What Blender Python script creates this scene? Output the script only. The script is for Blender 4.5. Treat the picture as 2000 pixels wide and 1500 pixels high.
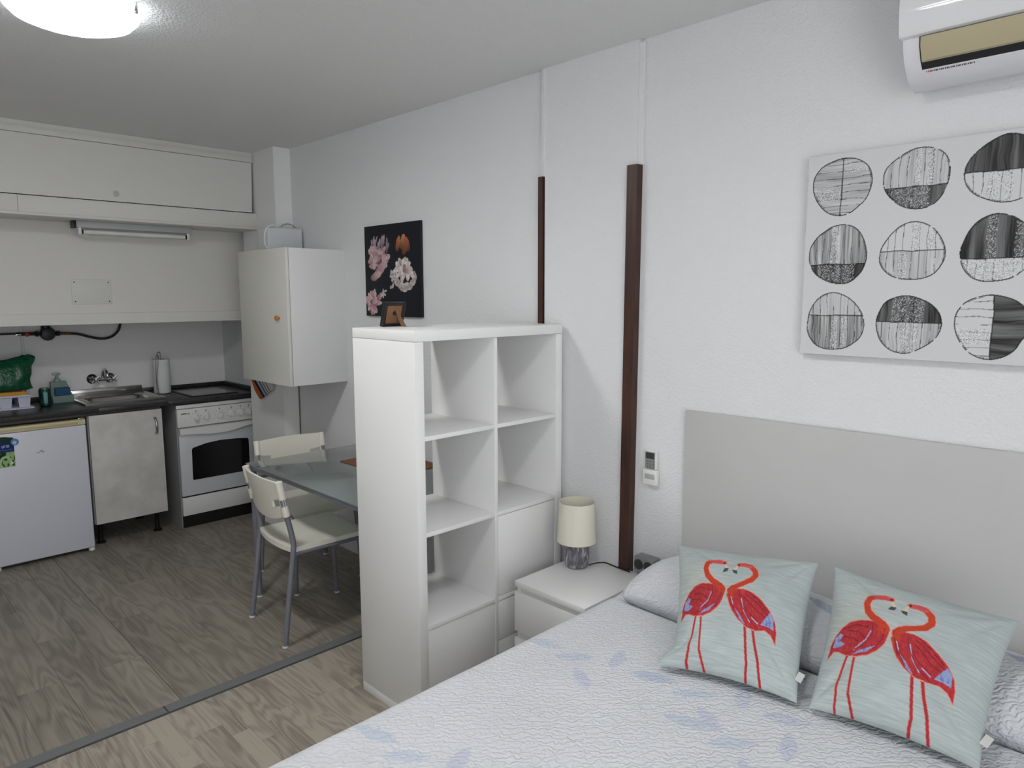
import bpy, bmesh, math, random
import numpy as np
from mathutils import Vector, Matrix, noise as mnoise

for o in list(bpy.data.objects):
    bpy.data.objects.remove(o, do_unlink=True)
S = bpy.context.scene
COL = S.collection
random.seed(7)

# ------------------------------------------------------------------ camera, world, exposure
RC = ((0.7108538, -0.7033363, -0.0022072), (-0.0903376, -0.0881901, -0.9919988), (0.6975142, 0.7053655, -0.1262280))
CAMPOS = (-1.44584, -1.93480, 1.58644)
cam = bpy.data.cameras.new('camera')
camo = bpy.data.objects.new('camera', cam)
COL.objects.link(camo)
r, d, f = (Vector(v) for v in RC)
M = Matrix((r, -d, -f)).transposed().to_4x4()
M.translation = Vector(CAMPOS)
camo.matrix_world = M
cam.sensor_width = 36.0
cam.lens = 36.0 * 1370.479 / 2000.0
cam.clip_start = 0.05
S.camera = camo
w = bpy.data.worlds.new('world')
S.world = w
w.use_nodes = True
w.node_tree.nodes['Background'].inputs[0].default_value = (0.97, 0.98, 1.0, 1)
w.node_tree.nodes['Background'].inputs[1].default_value = 3.2
S.view_settings.view_transform = 'Standard'
S.view_settings.look = 'None'
S.view_settings.gamma = 1.0
S.view_settings.use_curve_mapping = False
S.view_settings.exposure = 0.27
LAMP_POWER = 66.0           # lamp before the kitchen; the one over the bed has LAMP_BED of it
LAMP_BED = 0.66
# fill light: sky through a window added behind the camera; a portal guides sampling
pl = bpy.data.lights.new('fill_window_portal', 'AREA')
pl.shape = 'RECTANGLE'
pl.size, pl.size_y = 1.7, 2.1
pl.cycles.is_portal = True
plo = bpy.data.objects.new('fill_window_portal', pl)
COL.objects.link(plo)
plo.location = (-1.35, -3.05, 1.2)
plo.rotation_euler = (math.radians(90), 0, 0)

# ------------------------------------------------------------------ measures (metres; x to the right wall, y to the kitchen)
XW, ZC = 0.803, 2.512
XL, YR, YK = -2.3, -3.0, 3.55
YP, YB = 2.355, 2.84          # kitchen pillar
YF = 2.95                     # fronts of the kitchen units
ZT = 0.892                    # worktop

# ------------------------------------------------------------------ materials
MATS = {}
def s2l(c):
    return tuple(((v / 255) / 12.92 if v / 255 <= 0.04045 else ((v / 255 + 0.055) / 1.055) ** 2.4) for v in c)

def mat(name, rgb=(200, 200, 200), rough=0.5, metal=0.0, spec=0.5, coat=0.0, bump=None, var=None, emit=None):
    """principled material; bump=(scale, distance, detail); var=(scale, second rgb, stretch xyz)"""
    if name in MATS:
        return MATS[name]
    m = bpy.data.materials.new(name)
    m.use_nodes = True
    nt = m.node_tree
    b = nt.nodes['Principled BSDF']
    b.inputs['Base Color'].default_value = (*s2l(rgb), 1)
    b.inputs['Roughness'].default_value = rough
    b.inputs['Metallic'].default_value = metal
    b.inputs['Specular IOR Level'].default_value = spec
    b.inputs['Coat Weight'].default_value = coat
    if emit:
        b.inputs['Emission Color'].default_value = (*s2l(emit[0]), 1)
        b.inputs['Emission Strength'].default_value = emit[1]
    N, L = nt.nodes, nt.links
    if var or bump:
        geo = N.new('ShaderNodeNewGeometry')
    if var:
        mp = N.new('ShaderNodeMapping')
        mp.inputs['Scale'].default_value = var[2] if len(var) > 2 else (1, 1, 1)
        L.new(geo.outputs['Position'], mp.inputs['Vector'])
        nz = N.new('ShaderNodeTexNoise')
        nz.inputs['Scale'].default_value = var[0]
        nz.inputs['Detail'].default_value = 5
        L.new(mp.outputs[0], nz.inputs['Vector'])
        cr = N.new('ShaderNodeValToRGB')
        cr.color_ramp.elements[0].position = 0.35
        cr.color_ramp.elements[1].position = 0.65
        cr.color_ramp.elements[0].color = (*s2l(rgb), 1)
        cr.color_ramp.elements[1].color = (*s2l(var[1]), 1)
        L.new(nz.outputs['Fac'], cr.inputs[0])
        L.new(cr.outputs[0], b.inputs['Base Color'])
    if bump:
        nb = N.new('ShaderNodeTexNoise')
        nb.inputs['Scale'].default_value = bump[0]
        nb.inputs['Detail'].default_value = bump[2] if len(bump) > 2 else 3
        L.new(geo.outputs['Position'], nb.inputs['Vector'])
        bp = N.new('ShaderNodeBump')
        bp.inputs['Strength'].default_value = 1.0
        bp.inputs['Distance'].default_value = bump[1]
        L.new(nb.outputs['Fac'], bp.inputs['Height'])
        L.new(bp.outputs[0], b.inputs['Normal'])
    MATS[name] = m
    return m

def attr_mat(name, rough=0.7, weave=None, wave=None):
    """print carried by the colour attribute 'print'; weave=(scale vector, amount), wave = quilting relief"""
    m = bpy.data.materials.new(name)
    m.use_nodes = True
    nt = m.node_tree
    N, L = nt.nodes, nt.links
    b = N['Principled BSDF']
    b.inputs['Roughness'].default_value = rough
    b.inputs['Specular IOR Level'].default_value = 0.25
    a = N.new('ShaderNodeAttribute')
    a.attribute_name = 'print'
    col = a.outputs['Color']
    tc = N.new('ShaderNodeTexCoord')
    if weave:
        mp = N.new('ShaderNodeMapping')
        mp.inputs['Scale'].default_value = weave[0]
        L.new(tc.outputs['UV'], mp.inputs['Vector'])
        nz = N.new('ShaderNodeTexNoise')
        nz.inputs['Scale'].default_value = 1.0
        nz.inputs['Detail'].default_value = 3
        L.new(mp.outputs[0], nz.inputs['Vector'])
        mr = N.new('ShaderNodeMapRange')
        mr.inputs['From Min'].default_value = 0.3
        mr.inputs['From Max'].default_value = 0.7
        mr.inputs['To Min'].default_value = 1 - weave[1]
        mr.inputs['To Max'].default_value = 1 + weave[1]
        L.new(nz.outputs['Fac'], mr.inputs['Value'])
        mx = N.new('ShaderNodeMix')
        mx.data_type = 'RGBA'
        mx.blend_type = 'MULTIPLY'
        mx.inputs['Factor'].default_value = 1
        L.new(col, mx.inputs['A'])
        L.new(mr.outputs[0], mx.inputs['B'])
        col = mx.outputs['Result']
        bp = N.new('ShaderNodeBump')
        bp.inputs['Distance'].default_value = 0.0012
        L.new(nz.outputs['Fac'], bp.inputs['Height'])
        L.new(bp.outputs[0], b.inputs['Normal'])
    if wave:
        wv = N.new('ShaderNodeTexWave')
        wv.bands_direction = 'DIAGONAL'
        wv.inputs['Scale'].default_value = 26.0
        wv.inputs['Distortion'].default_value = 9.0
        wv.inputs['Detail'].default_value = 1.5
        wv.inputs['Detail Scale'].default_value = 2.0
        geo = N.new('ShaderNodeNewGeometry')
        L.new(geo.outputs['Position'], wv.inputs['Vector'])
        bp = N.new('ShaderNodeBump')
        bp.inputs['Strength'].default_value = 0.8
        bp.inputs['Distance'].default_value = wave
        L.new(wv.outputs['Fac'], bp.inputs['Height'])
        L.new(bp.outputs[0], b.inputs['Normal'])
    L.new(col, b.inputs['Base Color'])
    return m

def plank_mat(name, dark, light, line, per, gs):
    m = bpy.data.materials.new(name)
    m.use_nodes = True
    nt = m.node_tree
    N, L = nt.nodes, nt.links
    b = N['Principled BSDF']
    b.inputs['Roughness'].default_value = 0.42
    b.inputs['Specular IOR Level'].default_value = 0.4
    geo = N.new('ShaderNodeNewGeometry')
    oi = N.new('ShaderNodeObjectInfo')
    ml = N.new('ShaderNodeVectorMath'); ml.operation = 'MULTIPLY'
    ml.inputs[1].default_value = (gs, gs * 0.16, gs)
    L.new(geo.outputs['Position'], ml.inputs[0])
    sc = N.new('ShaderNodeVectorMath'); sc.operation = 'SCALE'
    sc.inputs[0].default_value = (37, 91, 53)
    L.new(oi.outputs['Random'], sc.inputs['Scale'])
    ad = N.new('ShaderNodeVectorMath'); ad.operation = 'ADD'
    L.new(ml.outputs[0], ad.inputs[0]); L.new(sc.outputs[0], ad.inputs[1])
    nz = N.new('ShaderNodeTexNoise'); nz.inputs['Scale'].default_value = 1.0
    nz.inputs['Detail'].default_value = 2.0; nz.inputs['Roughness'].default_value = 0.45
    L.new(ad.outputs[0], nz.inputs['Vector'])
    mu = N.new('ShaderNodeMath'); mu.operation = 'MULTIPLY'; mu.inputs[1].default_value = 70.0
    L.new(nz.outputs['Fac'], mu.inputs[0])
    si = N.new('ShaderNodeMath'); si.operation = 'SINE'
    L.new(mu.outputs[0], si.inputs[0])
    fine = N.new('ShaderNodeTexNoise'); fine.inputs['Scale'].default_value = 1.0; fine.inputs['Detail'].default_value = 4
    m2 = N.new('ShaderNodeVectorMath'); m2.operation = 'MULTIPLY'; m2.inputs[1].default_value = (26, 1.1, 26)
    L.new(ad.outputs[0], m2.inputs[0]); L.new(m2.outputs[0], fine.inputs['Vector'])
    mix = N.new('ShaderNodeMath'); mix.operation = 'MULTIPLY_ADD'
    mix.inputs[1].default_value = 0.10
    fw = N.new('ShaderNodeMath'); fw.operation = 'MULTIPLY_ADD'; fw.inputs[1].default_value = 0.55; fw.inputs[2].default_value = 0.24
    L.new(fine.outputs['Fac'], fw.inputs[0])
    L.new(si.outputs[0], mix.inputs[0]); L.new(fw.outputs[0], mix.inputs[2])
    big = N.new('ShaderNodeTexNoise'); big.inputs['Scale'].default_value = 0.9
    L.new(ad.outputs[0], big.inputs['Vector'])
    m3 = N.new('ShaderNodeMath'); m3.operation = 'MULTIPLY_ADD'; m3.inputs[1].default_value = 0.5
    L.new(big.outputs['Fac'], m3.inputs[0]); L.new(mix.outputs[0], m3.inputs[2])
    tone = N.new('ShaderNodeMath'); tone.operation = 'MULTIPLY_ADD'; tone.inputs[1].default_value = per
    L.new(oi.outputs['Random'], tone.inputs[0]); L.new(m3.outputs[0], tone.inputs[2])
    cr = N.new('ShaderNodeValToRGB')
    e = cr.color_ramp.elements
    e[0].position = 0.5; e[0].color = (*s2l(line), 1)
    e[1].position = 1.05; e[1].color = (*s2l(light), 1)
    k = e.new(0.72); k.color = (*s2l(dark), 1)
    L.new(tone.outputs[0], cr.inputs[0])
    L.new(cr.outputs[0], b.inputs['Base Color'])
    bp = N.new('ShaderNodeBump'); bp.inputs['Distance'].default_value = 0.0006
    L.new(mix.outputs[0], bp.inputs['Height']); L.new(bp.outputs[0], b.inputs['Normal'])
    return m

WALL = mat('wall_plaster', (229, 230, 231), 0.85, spec=0.2, bump=(120, 0.0034, 3))
WALLS = mat('smooth_plaster', (238, 238, 237), 0.75, spec=0.25, bump=(30, 0.001, 3))
CEIL = mat('ceiling_plaster', (232, 232, 231), 0.9, spec=0.15, bump=(120, 0.004, 3))
WHITE = mat('white_foil', (240, 240, 239), 0.32, spec=0.45)
WHITE2 = mat('white_lacquer', (228, 229, 228), 0.4, spec=0.4)
CREAMW = mat('painted_board', (222, 221, 217), 0.6, spec=0.3, bump=(18, 0.0015, 4))
PLASTW = mat('white_plastic', (232, 232, 226), 0.35)
DARK = mat('dark_gap', (22, 22, 22), 0.8)
BLACK = mat('black_plastic', (18, 18, 19), 0.4)
BROWN = mat('brown_wood', (74, 42, 32), 0.45, var=(6, (52, 28, 22), (9, 9, 1)))
GREYM = mat('grey_tube', (132, 134, 144), 0.38, metal=0.25)
STEEL = mat('stainless_steel', (176, 175, 173), 0.2, metal=0.95)
CHROME = mat('chrome', (210, 210, 212), 0.08, metal=1.0)

# ------------------------------------------------------------------ geometry helpers
class MB:
    def __init__(s):
        s.bm = bmesh.new()
        s.boxed = False
    def box(s, x0, x1, y0, y1, z0, z1, bev=0.0, seg=2, rot=None, at=None):
        g = bmesh.ops.create_cube(s.bm, size=1.0)
        s.boxed = seg == 2
        vs = g['verts']
        c = Vector(((x0 + x1) / 2, (y0 + y1) / 2, (z0 + z1) / 2))
        for v in vs:
            v.co = Vector((v.co.x * (x1 - x0), v.co.y * (y1 - y0), v.co.z * (z1 - z0))) + c
        if bev > 0:
            es = list({e for v in vs for e in v.link_edges})
            g2 = bmesh.ops.bevel(s.bm, geom=es, offset=bev, segments=seg, profile=0.5, affect='EDGES', clamp_overlap=True)
            vs = list({v for fc in g2['faces'] for v in fc.verts} | {v for v in vs if v.is_valid})
        if rot is not None:
            for v in vs:
                v.co = rot @ (v.co - Vector(at)) + Vector(at)
        return s
    def hexa(s, p):
        """8 points: bottom 4 ccw then top 4"""
        v = [s.bm.verts.new(q) for q in p]
        for ix in ((3, 2, 1, 0), (4, 5, 6, 7), (0, 1, 5, 4), (1, 2, 6, 5), (2, 3, 7, 6), (3, 0, 4, 7)):
            s.bm.faces.new([v[i] for i in ix])
        return s
    def ring(s, c, ax, r, n, ref=None):
        ax = Vector(ax).normalized()
        u = Vector(ref) if ref is not None else (Vector((0, 0, 1)) if abs(ax.z) < 0.9 else Vector((1, 0, 0)))
        u = (u - ax * u.dot(ax)).normalized()
        v = ax.cross(u)
        return [s.bm.verts.new(Vector(c) + (u * math.cos(2 * math.pi * k / n) + v * math.sin(2 * math.pi * k / n)) * r) for k in range(n)]
    def skin(s, rings, caps=True, closed=False):
        n = len(rings[0])
        rr = rings + ([rings[0]] if closed else [])
        for a, b in zip(rr[:-1], rr[1:]):
            for k in range(n):
                s.bm.faces.new((a[k], a[(k + 1) % n], b[(k + 1) % n], b[k]))
        if caps and not closed:
            s.bm.faces.new(rings[0][::-1])
            s.bm.faces.new(rings[-1])
        return s
    def tube(s, pts, r, n=12, caps=True):
        pts = [Vector(p) for p in pts]
        rs = r if isinstance(r, (list, tuple)) else [r] * len(pts)
        rings = []
        ref = None
        for i, p in enumerate(pts):
            t = (pts[min(i + 1, len(pts) - 1)] - pts[max(i - 1, 0)]).normalized()
            if ref is None:
                ref = Vector((0, 0, 1)) if abs(t.z) < 0.9 else Vector((1, 0, 0))
            ref = (ref - t * ref.dot(t)).normalized()
            rings.append(s.ring(p, t, rs[i], n, ref))
        return s.skin(rings, caps)
    def lathe(s, prof, c, n=32, ax=(0, 0, 1), caps=True):
        """prof: list of (radius, height along ax)"""
        ax = Vector(ax).normalized()
        rings = [s.ring(Vector(c) + ax * h, ax, max(r, 1e-4), n) for r, h in prof]
        return s.skin(rings, caps)
    def prism(s, poly, a, b, axis='y'):
        """poly: 2D outline; extruded from a to b along axis (x: (y,z), y: (x,z), z: (x,y))"""
        def P(p, t):
            return {'x': (t, p[0], p[1]), 'y': (p[0], t, p[1]), 'z': (p[0], p[1], t)}[axis]
        A = [s.bm.verts.new(P(p, a)) for p in poly]
        B = [s.bm.verts.new(P(p, b)) for p in poly]
        s.bm.faces.new(A)
        s.bm.faces.new(B[::-1])
        n = len(poly)
        for k in range(n):
            s.bm.faces.new((A[k], B[k], B[(k + 1) % n], A[(k + 1) % n]))
        return s
    def mesh(s, name, m, off=(0, 0, 0), angle=38, smooth=True):
        bmesh.ops.recalc_face_normals(s.bm, faces=s.bm.faces)
        if off != (0, 0, 0):
            bmesh.ops.translate(s.bm, verts=s.bm.verts, vec=-Vector(off))
        me = bpy.data.meshes.new(name)
        s.bm.to_mesh(me)
        s.bm.free()
        if s.boxed:
            angle = min(angle, 24)          # flat boards keep flat faces beside their bevels
        if smooth:
            for p in me.polygons:
                p.use_smooth = True
            me.set_sharp_from_angle(angle=math.radians(angle))
        me.materials.append(m)
        return me

def obj(name, me, parent=None):
    o = bpy.data.objects.new(name, me)
    COL.objects.link(o)
    if parent:
        o.parent = parent
    return o

class Thing:
    """an Empty at the thing's base; parts are given in world coordinates (world=True) or in its own"""
    def __init__(s, name, label, cat, loc=(0, 0, 0), rz=0.0, group=None, world=True):
        s.e = bpy.data.objects.new(name, None)
        COL.objects.link(s.e)
        s.e.empty_display_size = 0.05
        s.loc = tuple(loc)
        s.world = world
        s.e.location = loc
        s.e.rotation_euler.z = rz
        s.e['label'] = label
        s.e['category'] = cat
        if group:
            s.e['group'] = group
    def part(s, name, mb, m, parent=None, label=None, angle=38):
        me = mb.mesh(name, m, s.loc if s.world else (0, 0, 0), angle)
        o = obj(name, me, parent or s.e)
        if label:
            o['label'] = label
        return o

def single(name, mb, m, label, cat, group=None, angle=38):
    o = obj(name, mb.mesh(name, m, angle=angle))
    o['label'] = label
    o['category'] = cat
    if group:
        o['group'] = group
    return o

def struct(name, mb, m, parent=None, label=None):
    o = obj(name, mb.mesh(name, m, smooth=False), parent)
    o['kind'] = 'structure'
    if label:
        o['label'] = label
    return o

def smoothpath(pts, k=6):
    """Catmull-Rom through the points"""
    P = [Vector(p) for p in pts]
    P = [P[0] * 2 - P[1]] + P + [P[-1] * 2 - P[-2]]
    out = []
    for i in range(1, len(P) - 2):
        a, b, c, e = P[i - 1:i + 3]
        for j in range(k):
            t = j / k
            out.append(0.5 * ((2 * b) + (c - a) * t + (2 * a - 5 * b + 4 * c - e) * t * t + (3 * b - a - 3 * c + e) * t ** 3))
    out.append(P[-2])
    return out

def rgrid(name, pos, col, m, uv=None, quads=None):
    """dense grid mesh: pos (nu,nv,3), col (nu,nv,3) linear colour on attribute 'print'"""
    nu, nv = pos.shape[:2]
    idx = np.arange(nu * nv).reshape(nu, nv)
    fs = np.stack([idx[:-1, :-1], idx[1:, :-1], idx[1:, 1:], idx[:-1, 1:]], -1).reshape(-1, 4)
    return rmesh(name, pos.reshape(-1, 3), fs, col.reshape(-1, 3), m, uv.reshape(-1, 2) if uv is not None else None)

def rmesh(name, V, F, C, m, UV=None):
    me = bpy.data.meshes.new(name)
    me.vertices.add(len(V))
    me.vertices.foreach_set('co', V.astype(np.float32).ravel())
    me.loops.add(F.size)
    me.loops.foreach_set('vertex_index', F.astype(np.int32).ravel())
    me.polygons.add(len(F))
    me.polygons.foreach_set('loop_start', (np.arange(len(F)) * F.shape[1]).astype(np.int32))
    me.update(calc_edges=True)
    me.validate()
    if C is not None:
        at = me.color_attributes.new('print', 'FLOAT_COLOR', 'POINT')
        at.data.foreach_set('color', np.c_[C, np.ones(len(C))].astype(np.float32).ravel())
    if UV is not None:
        ul = me.uv_layers.new(name='UVMap')
        ul.data.foreach_set('uv', UV[F.ravel()].astype(np.float32).ravel())
    for p in me.polygons:
        p.use_smooth = True
    me.materials.append(m)
    return me

# ---- painting helpers on numpy grids (prints)
def lin(*rgb):
    return np.array(s2l(rgb))

def poly_mask(U, V, pts):
    inside = np.zeros(U.shape, bool)
    n = len(pts)
    for i in range(n):
        x1, y1 = pts[i]
        x2, y2 = pts[(i + 1) % n]
        if y1 == y2:
            continue
        c = ((V >= min(y1, y2)) & (V < max(y1, y2)))
        inside ^= c & (U < (V - y1) * (x2 - x1) / (y2 - y1) + x1)
    return inside

def stroke_mask(U, V, pts, wd):
    """distance to polyline below half width (width list or number)"""
    m = np.zeros(U.shape, bool)
    n = len(pts)
    ws = wd if isinstance(wd, (list, tuple)) else [wd] * n
    for i in range(n - 1):
        ax, ay = pts[i]
        bx, by = pts[i + 1]
        dx, dy = bx - ax, by - ay
        t = np.clip(((U - ax) * dx + (V - ay) * dy) / (dx * dx + dy * dy + 1e-12), 0, 1)
        dist = np.hypot(U - ax - t * dx, V - ay - t * dy)
        m |= dist < (ws[i] + (ws[i + 1] - ws[i]) * t) / 2
    return m

def vnoise(U, V, seed=0):
    """cheap value noise"""
    def h(i, j):
        x = np.sin(i * 127.1 + j * 311.7 + seed * 74.7) * 43758.5453
        return x - np.floor(x)
    i, j = np.floor(U), np.floor(V)
    a, b = U - i, V - j
    a = a * a * (3 - 2 * a)
    b = b * b * (3 - 2 * b)
    return (h(i, j) * (1 - a) + h(i + 1, j) * a) * (1 - b) + (h(i, j + 1) * (1 - a) + h(i + 1, j + 1) * a) * b

def paint(C, mask, col, alpha=1.0):
    a = (mask.astype(float) * alpha)[..., None]
    C[:] = C * (1 - a) + col * a

# ================================================================== THE ROOM
floor_o = struct('floor', MB().box(XL, XW, YR, YK, -0.06, -0.006), plank_mat('floor_sheet', (84, 79, 71), (128, 120, 108), (52, 48, 43), 0.0, 6))
KPL = plank_mat('kitchen_plank', (128, 122, 112), (154, 147, 135), (98, 92, 84), 0.10, 7.5)
BPL = plank_mat('oak_strip', (142, 134, 123), (174, 165, 152), (112, 105, 96), 0.28, 9)
unit = MB().box(0, 1, 0, 1, -0.006, 0).mesh('plank', KPL, smooth=False)
unit2 = MB().box(0, 1, 0, 1, -0.006, 0).mesh('plank', BPL, smooth=False)
def plank(me, x0, x1, y0, y1, g, dz=0.0):
    o = obj('plank', me, floor_o)
    o.location = (x0 + g, y0 + g, dz)
    o.scale = (x1 - x0 - 2 * g, y1 - y0 - 2 * g, 1)
# kitchen: wide vinyl planks, laid lengthwise; two wider seams between the sheets
for c in range(-7, 9):
    x0 = -0.553 + c * 0.152
    x1 = min(x0 + 0.152, XW)
    y = 1.318 - 0.9 if c % 2 else 1.77 - 0.9
    ga = 0.0018 if c % 5 == 0 else 0.0004
    while y < YK:
        a, b = (0.835 if y < 0.9 else y), min(y + 0.9, YK)
        if b - a > 0.02:
            plank(unit, x0 + ga, x1, a, b, 0.0003)
        y += 0.9
# bedroom side: narrow oak strips
rs = random.Random(3)
for c in range(-20, 16):
    x0 = -0.31 + c * 0.0655
    x1 = min(x0 + 0.0655, XW)
    if x1 - x0 < 0.01:
        continue
    y = 0.768
    L0 = rs.uniform(0.12, 0.42)
    while y > -0.62:
        a = max(y - L0, -0.62)
        plank(unit2, x0, x1, a, y, 0.0003)
        y = a
        L0 = rs.uniform(0.36, 0.44)
struct('trim_1', MB().box(XL, -0.622, 0.779, 0.834, -0.006, 0.0025, 0.001), mat('grey_threshold', (112, 114, 114), 0.55, bump=(60, 0.001)), None, 'grey threshold strip across the floor between kitchen and bed')
struct('trim_2', MB().box(-0.617, XW, 0.777, 0.834, -0.006, 0.003, 0.001), MATS['grey_threshold'], None, 'grey threshold strip ending at the shelf unit')
struct('trim_9', MB().box(XL, XW, 0.769, 0.776, -0.006, -0.004), DARK, None, 'dark gap beside the threshold strip')
struct('ceiling', MB().box(XL - 0.1, XW + 0.1, YR - 0.1, YK + 0.1, ZC, ZC + 0.1), CEIL)
struct('wall_right', MB().box(XW, XW + 0.1, YR - 0.1, YK + 0.1, -0.06, ZC), WALL)
struct('wall_kitchen', MB().box(XL, XW, YK, YK + 0.1, -0.06, ZC), WALLS)
struct('wall_left', MB().box(XL - 0.1, XL, YR, YK, -0.06, ZC), WALL)
m = MB()
WX0, WX1, WZ0, WZ1 = -2.2, -0.5, 0.15, 2.25
for a in ((XL, WX0, -0.06, ZC), (WX1, XW, -0.06, ZC), (WX0, WX1, -0.06, WZ0), (WX0, WX1, WZ1, ZC)):
    m.box(a[0], a[1], YR - 0.1, YR, a[2], a[3])
struct('wall_rear', m, WALL)
m = MB()
for a in ((WX0, WX0 + 0.05, WZ0, WZ1), (WX1 - 0.05, WX1, WZ0, WZ1), ((WX0 + WX1) / 2 - 0.04, (WX0 + WX1) / 2 + 0.04, WZ0, WZ1), (WX0, WX1, WZ0, WZ0 + 0.06), (WX0, WX1, WZ1 - 0.05, WZ1)):
    m.box(a[0], a[1], YR - 0.07, YR - 0.03, a[2], a[3])
struct('fill_window_1', m, WHITE2, None, 'unseen white framed window added in the rear wall for fill light')  # unseen window, added to bring fill light from behind the camera
struct('wall_pilaster', MB().box(0.785, XW + 0.01, -0.345, 0.122, 0, ZC), WALL, None, 'shallow plastered pilaster between two strips')
struct('wall_pillar', MB().box(0.69, XW + 0.01, YP, YB, 0, ZC), WALLS, None, 'square plastered pillar in the kitchen corner')
# bulkhead panel over the worktop with its ledge
bulk = struct('wall_bulkhead', MB().box(XL, XW, 2.93, 2.95, 1.44, 2.2), CREAMW, None, 'white board panel above the worktop')
struct('ledge', MB().box(XL, XW, 2.91, 3.12, 1.413, 1.481, 0.003), CREAMW, bulk)
# strips on the pilaster's edges: brown below, painted white above
def lean(x0, x1, yb, yt, wd, z0, z1):
    return MB().hexa([(x0, yb - wd, z0), (x1, yb - wd, z0), (x1, yb, z0), (x0, yb, z0), (x0, yt - wd, z1), (x1, yt - wd, z1), (x1, yt, z1), (x0, yt, z1)])
struct('trim_3', lean(0.768, XW, -0.302, -0.312, 0.046, 0.0, 2.066), BROWN, None, 'dark brown wooden strip beside the remote control')
struct('trim_4', lean(0.775, XW, 0.152, 0.152, 0.024, 0.0, 2.078), BROWN, None, 'dark brown wooden strip behind the shelf unit')
struct('trim_5', MB().box(0.788, XW, -0.366, -0.343, 2.066, ZC - 0.01, 0.003), WALL, None, 'white painted strip above the longer brown strip')
struct('trim_6', MB().box(0.782, XW, 0.120, 0.142, 2.078, ZC, 0.003), WALL, None, 'white painted strip above the shorter brown strip')

# ================================================================== CEILING LAMPS
def lamp_mat(LAMP_POWER):
    m = bpy.data.materials.new('lit_frosted_glass')
    m.use_nodes = True
    nt = m.node_tree
    N, L = nt.nodes, nt.links
    b = N['Principled BSDF']
    b.inputs['Base Color'].default_value = (0.8, 0.85, 0.82, 1)
    b.inputs['Roughness'].default_value = 0.25
    tc = N.new('ShaderNodeTexCoord')
    sp = N.new('ShaderNodeSeparateXYZ')
    L.new(tc.outputs['Object'], sp.inputs[0])
    cb = N.new('ShaderNodeCombineXYZ')
    L.new(sp.outputs[0], cb.inputs[0]); L.new(sp.outputs[1], cb.inputs[1])
    ln = N.new('ShaderNodeVectorMath'); ln.operation = 'LENGTH'
    L.new(cb.outputs[0], ln.inputs[0])
    mr = N.new('ShaderNodeMapRange')
    mr.interpolation_type = 'SMOOTHSTEP'
    mr.inputs['From Min'].default_value = 0.105
    mr.inputs['From Max'].default_value = 0.172
    mr.inputs['To Min'].default_value = LAMP_POWER
    mr.inputs['To Max'].default_value = 0.62
    L.new(ln.outputs['Value'], mr.inputs['Value'])
    b.inputs['Emission Color'].default_value = (1.0, 0.995, 0.985, 1)
    L.new(mr.outputs[0], b.inputs['Emission Strength'])
    return m
def ceiling_lamp(x, y, label, power):
    LM = lamp_mat(power)
    t = Thing('ceiling_lamp', label, 'ceiling lamp', (x, y, ZC), 0, 'round ceiling lamps', world=False)
    t.part('base_plate', MB().lathe([(0.13, -0.0002), (0.135, -0.012), (0.13, -0.02)], (0, 0, 0), 40), WHITE2)
    R, D = 0.192, 0.062
    prof = [(R * math.sin(a), -0.024 - D * math.cos(a)) for a in [math.pi / 2 * k / 14 for k in range(15)]]
    prof = [(0.0005, -0.024 - D)] + prof[1:] + [(R - 0.006, -0.020)]
    g = t.part('glass_shade', MB().lathe(prof, (0, 0, 0), 64), LM)
    t.part('glass_ridge', MB().lathe([(0.163, -0.024 - D * 0.5 - 0.003), (0.168, -0.024 - D * 0.47 - 0.0035), (0.172, -0.024 - D * 0.44 - 0.001)], (0, 0, 0), 64, caps=False), LM, g)
    t.part('light_ring', MB().lathe([(0.150, -0.0205), (0.152, -0.003)], (0, 0, 0), 48, caps=False), mat('bulb_ring_%d' % int(power), (250, 252, 255), 0.5, emit=((236, 244, 255), power * 0.35)))
    for k in range(3):
        a = math.radians(-40 + 120 * k)
        t.part('clip', MB().box(R * math.cos(a) - 0.004, R * math.cos(a) + 0.006, R * math.sin(a) - 0.005, R * math.sin(a) + 0.005, -0.034, -0.0005, 0.001), CHROME)
    return t
ceiling_lamp(-0.78, 0.71, 'lit round frosted glass ceiling lamp over the floor before the kitchen', LAMP_POWER)
ceiling_lamp(-0.72, -1.12, 'lit round frosted glass ceiling lamp above the bed', LAMP_POWER * LAMP_BED)

single('corner_line', MB().tube([(XW - 0.005, YP - 0.005, 0.12), (XW - 0.005, YP - 0.005, 1.03)], 0.0035, 8), mat('corner_line_grey', (108, 106, 102), 0.6), 'thin grey line running down the corner beside the pillar', 'cable')  # thin grey tube drawn for the dark line in the pillar corner

# ================================================================== KITCHEN, UPPER PART
t = Thing('overhead_cupboard', 'white painted overhead cupboard under the ceiling above the kitchen', 'cupboard', (-0.8, 2.64, 2.02))
t.part('crown_strip', MB().box(XL, 0.689, 2.655, 2.93, 2.483, ZC), CREAMW)
t.part('top_rail', MB().box(XL, 0.686, 2.640, 2.665, 2.449, 2.482, 0.001), CREAMW)
dr = t.part('door', MB().hexa([(XL, 2.640, 2.128), (0.668, 2.640, 2.128), (0.668, 2.660, 2.128), (XL, 2.660, 2.128), (XL, 2.640, 2.446), (0.679, 2.640, 2.446), (0.679, 2.660, 2.446), (XL, 2.660, 2.446)]), CREAMW)
t.part('finger_hole', MB().lathe([(0.014, 0), (0.017, -0.004), (0.012, -0.006)], (-0.142, 2.641, 2.17), 20, (0, 1, 0)), mat('old_paint', (190, 188, 182), 0.6), dr)
t.part('valance', MB().box(-0.624, 0.69, 2.632, 2.66, 2.034, 2.122, 0.001), CREAMW)
t.part('valance', MB().box(XL, -0.6255, 2.632, 2.66, 2.034, 2.122, 0.001), CREAMW)
t.part('bottom_board', MB().box(XL, 0.69, 2.628, 2.929, 2.018, 2.033, 0.001), CREAMW)
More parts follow.
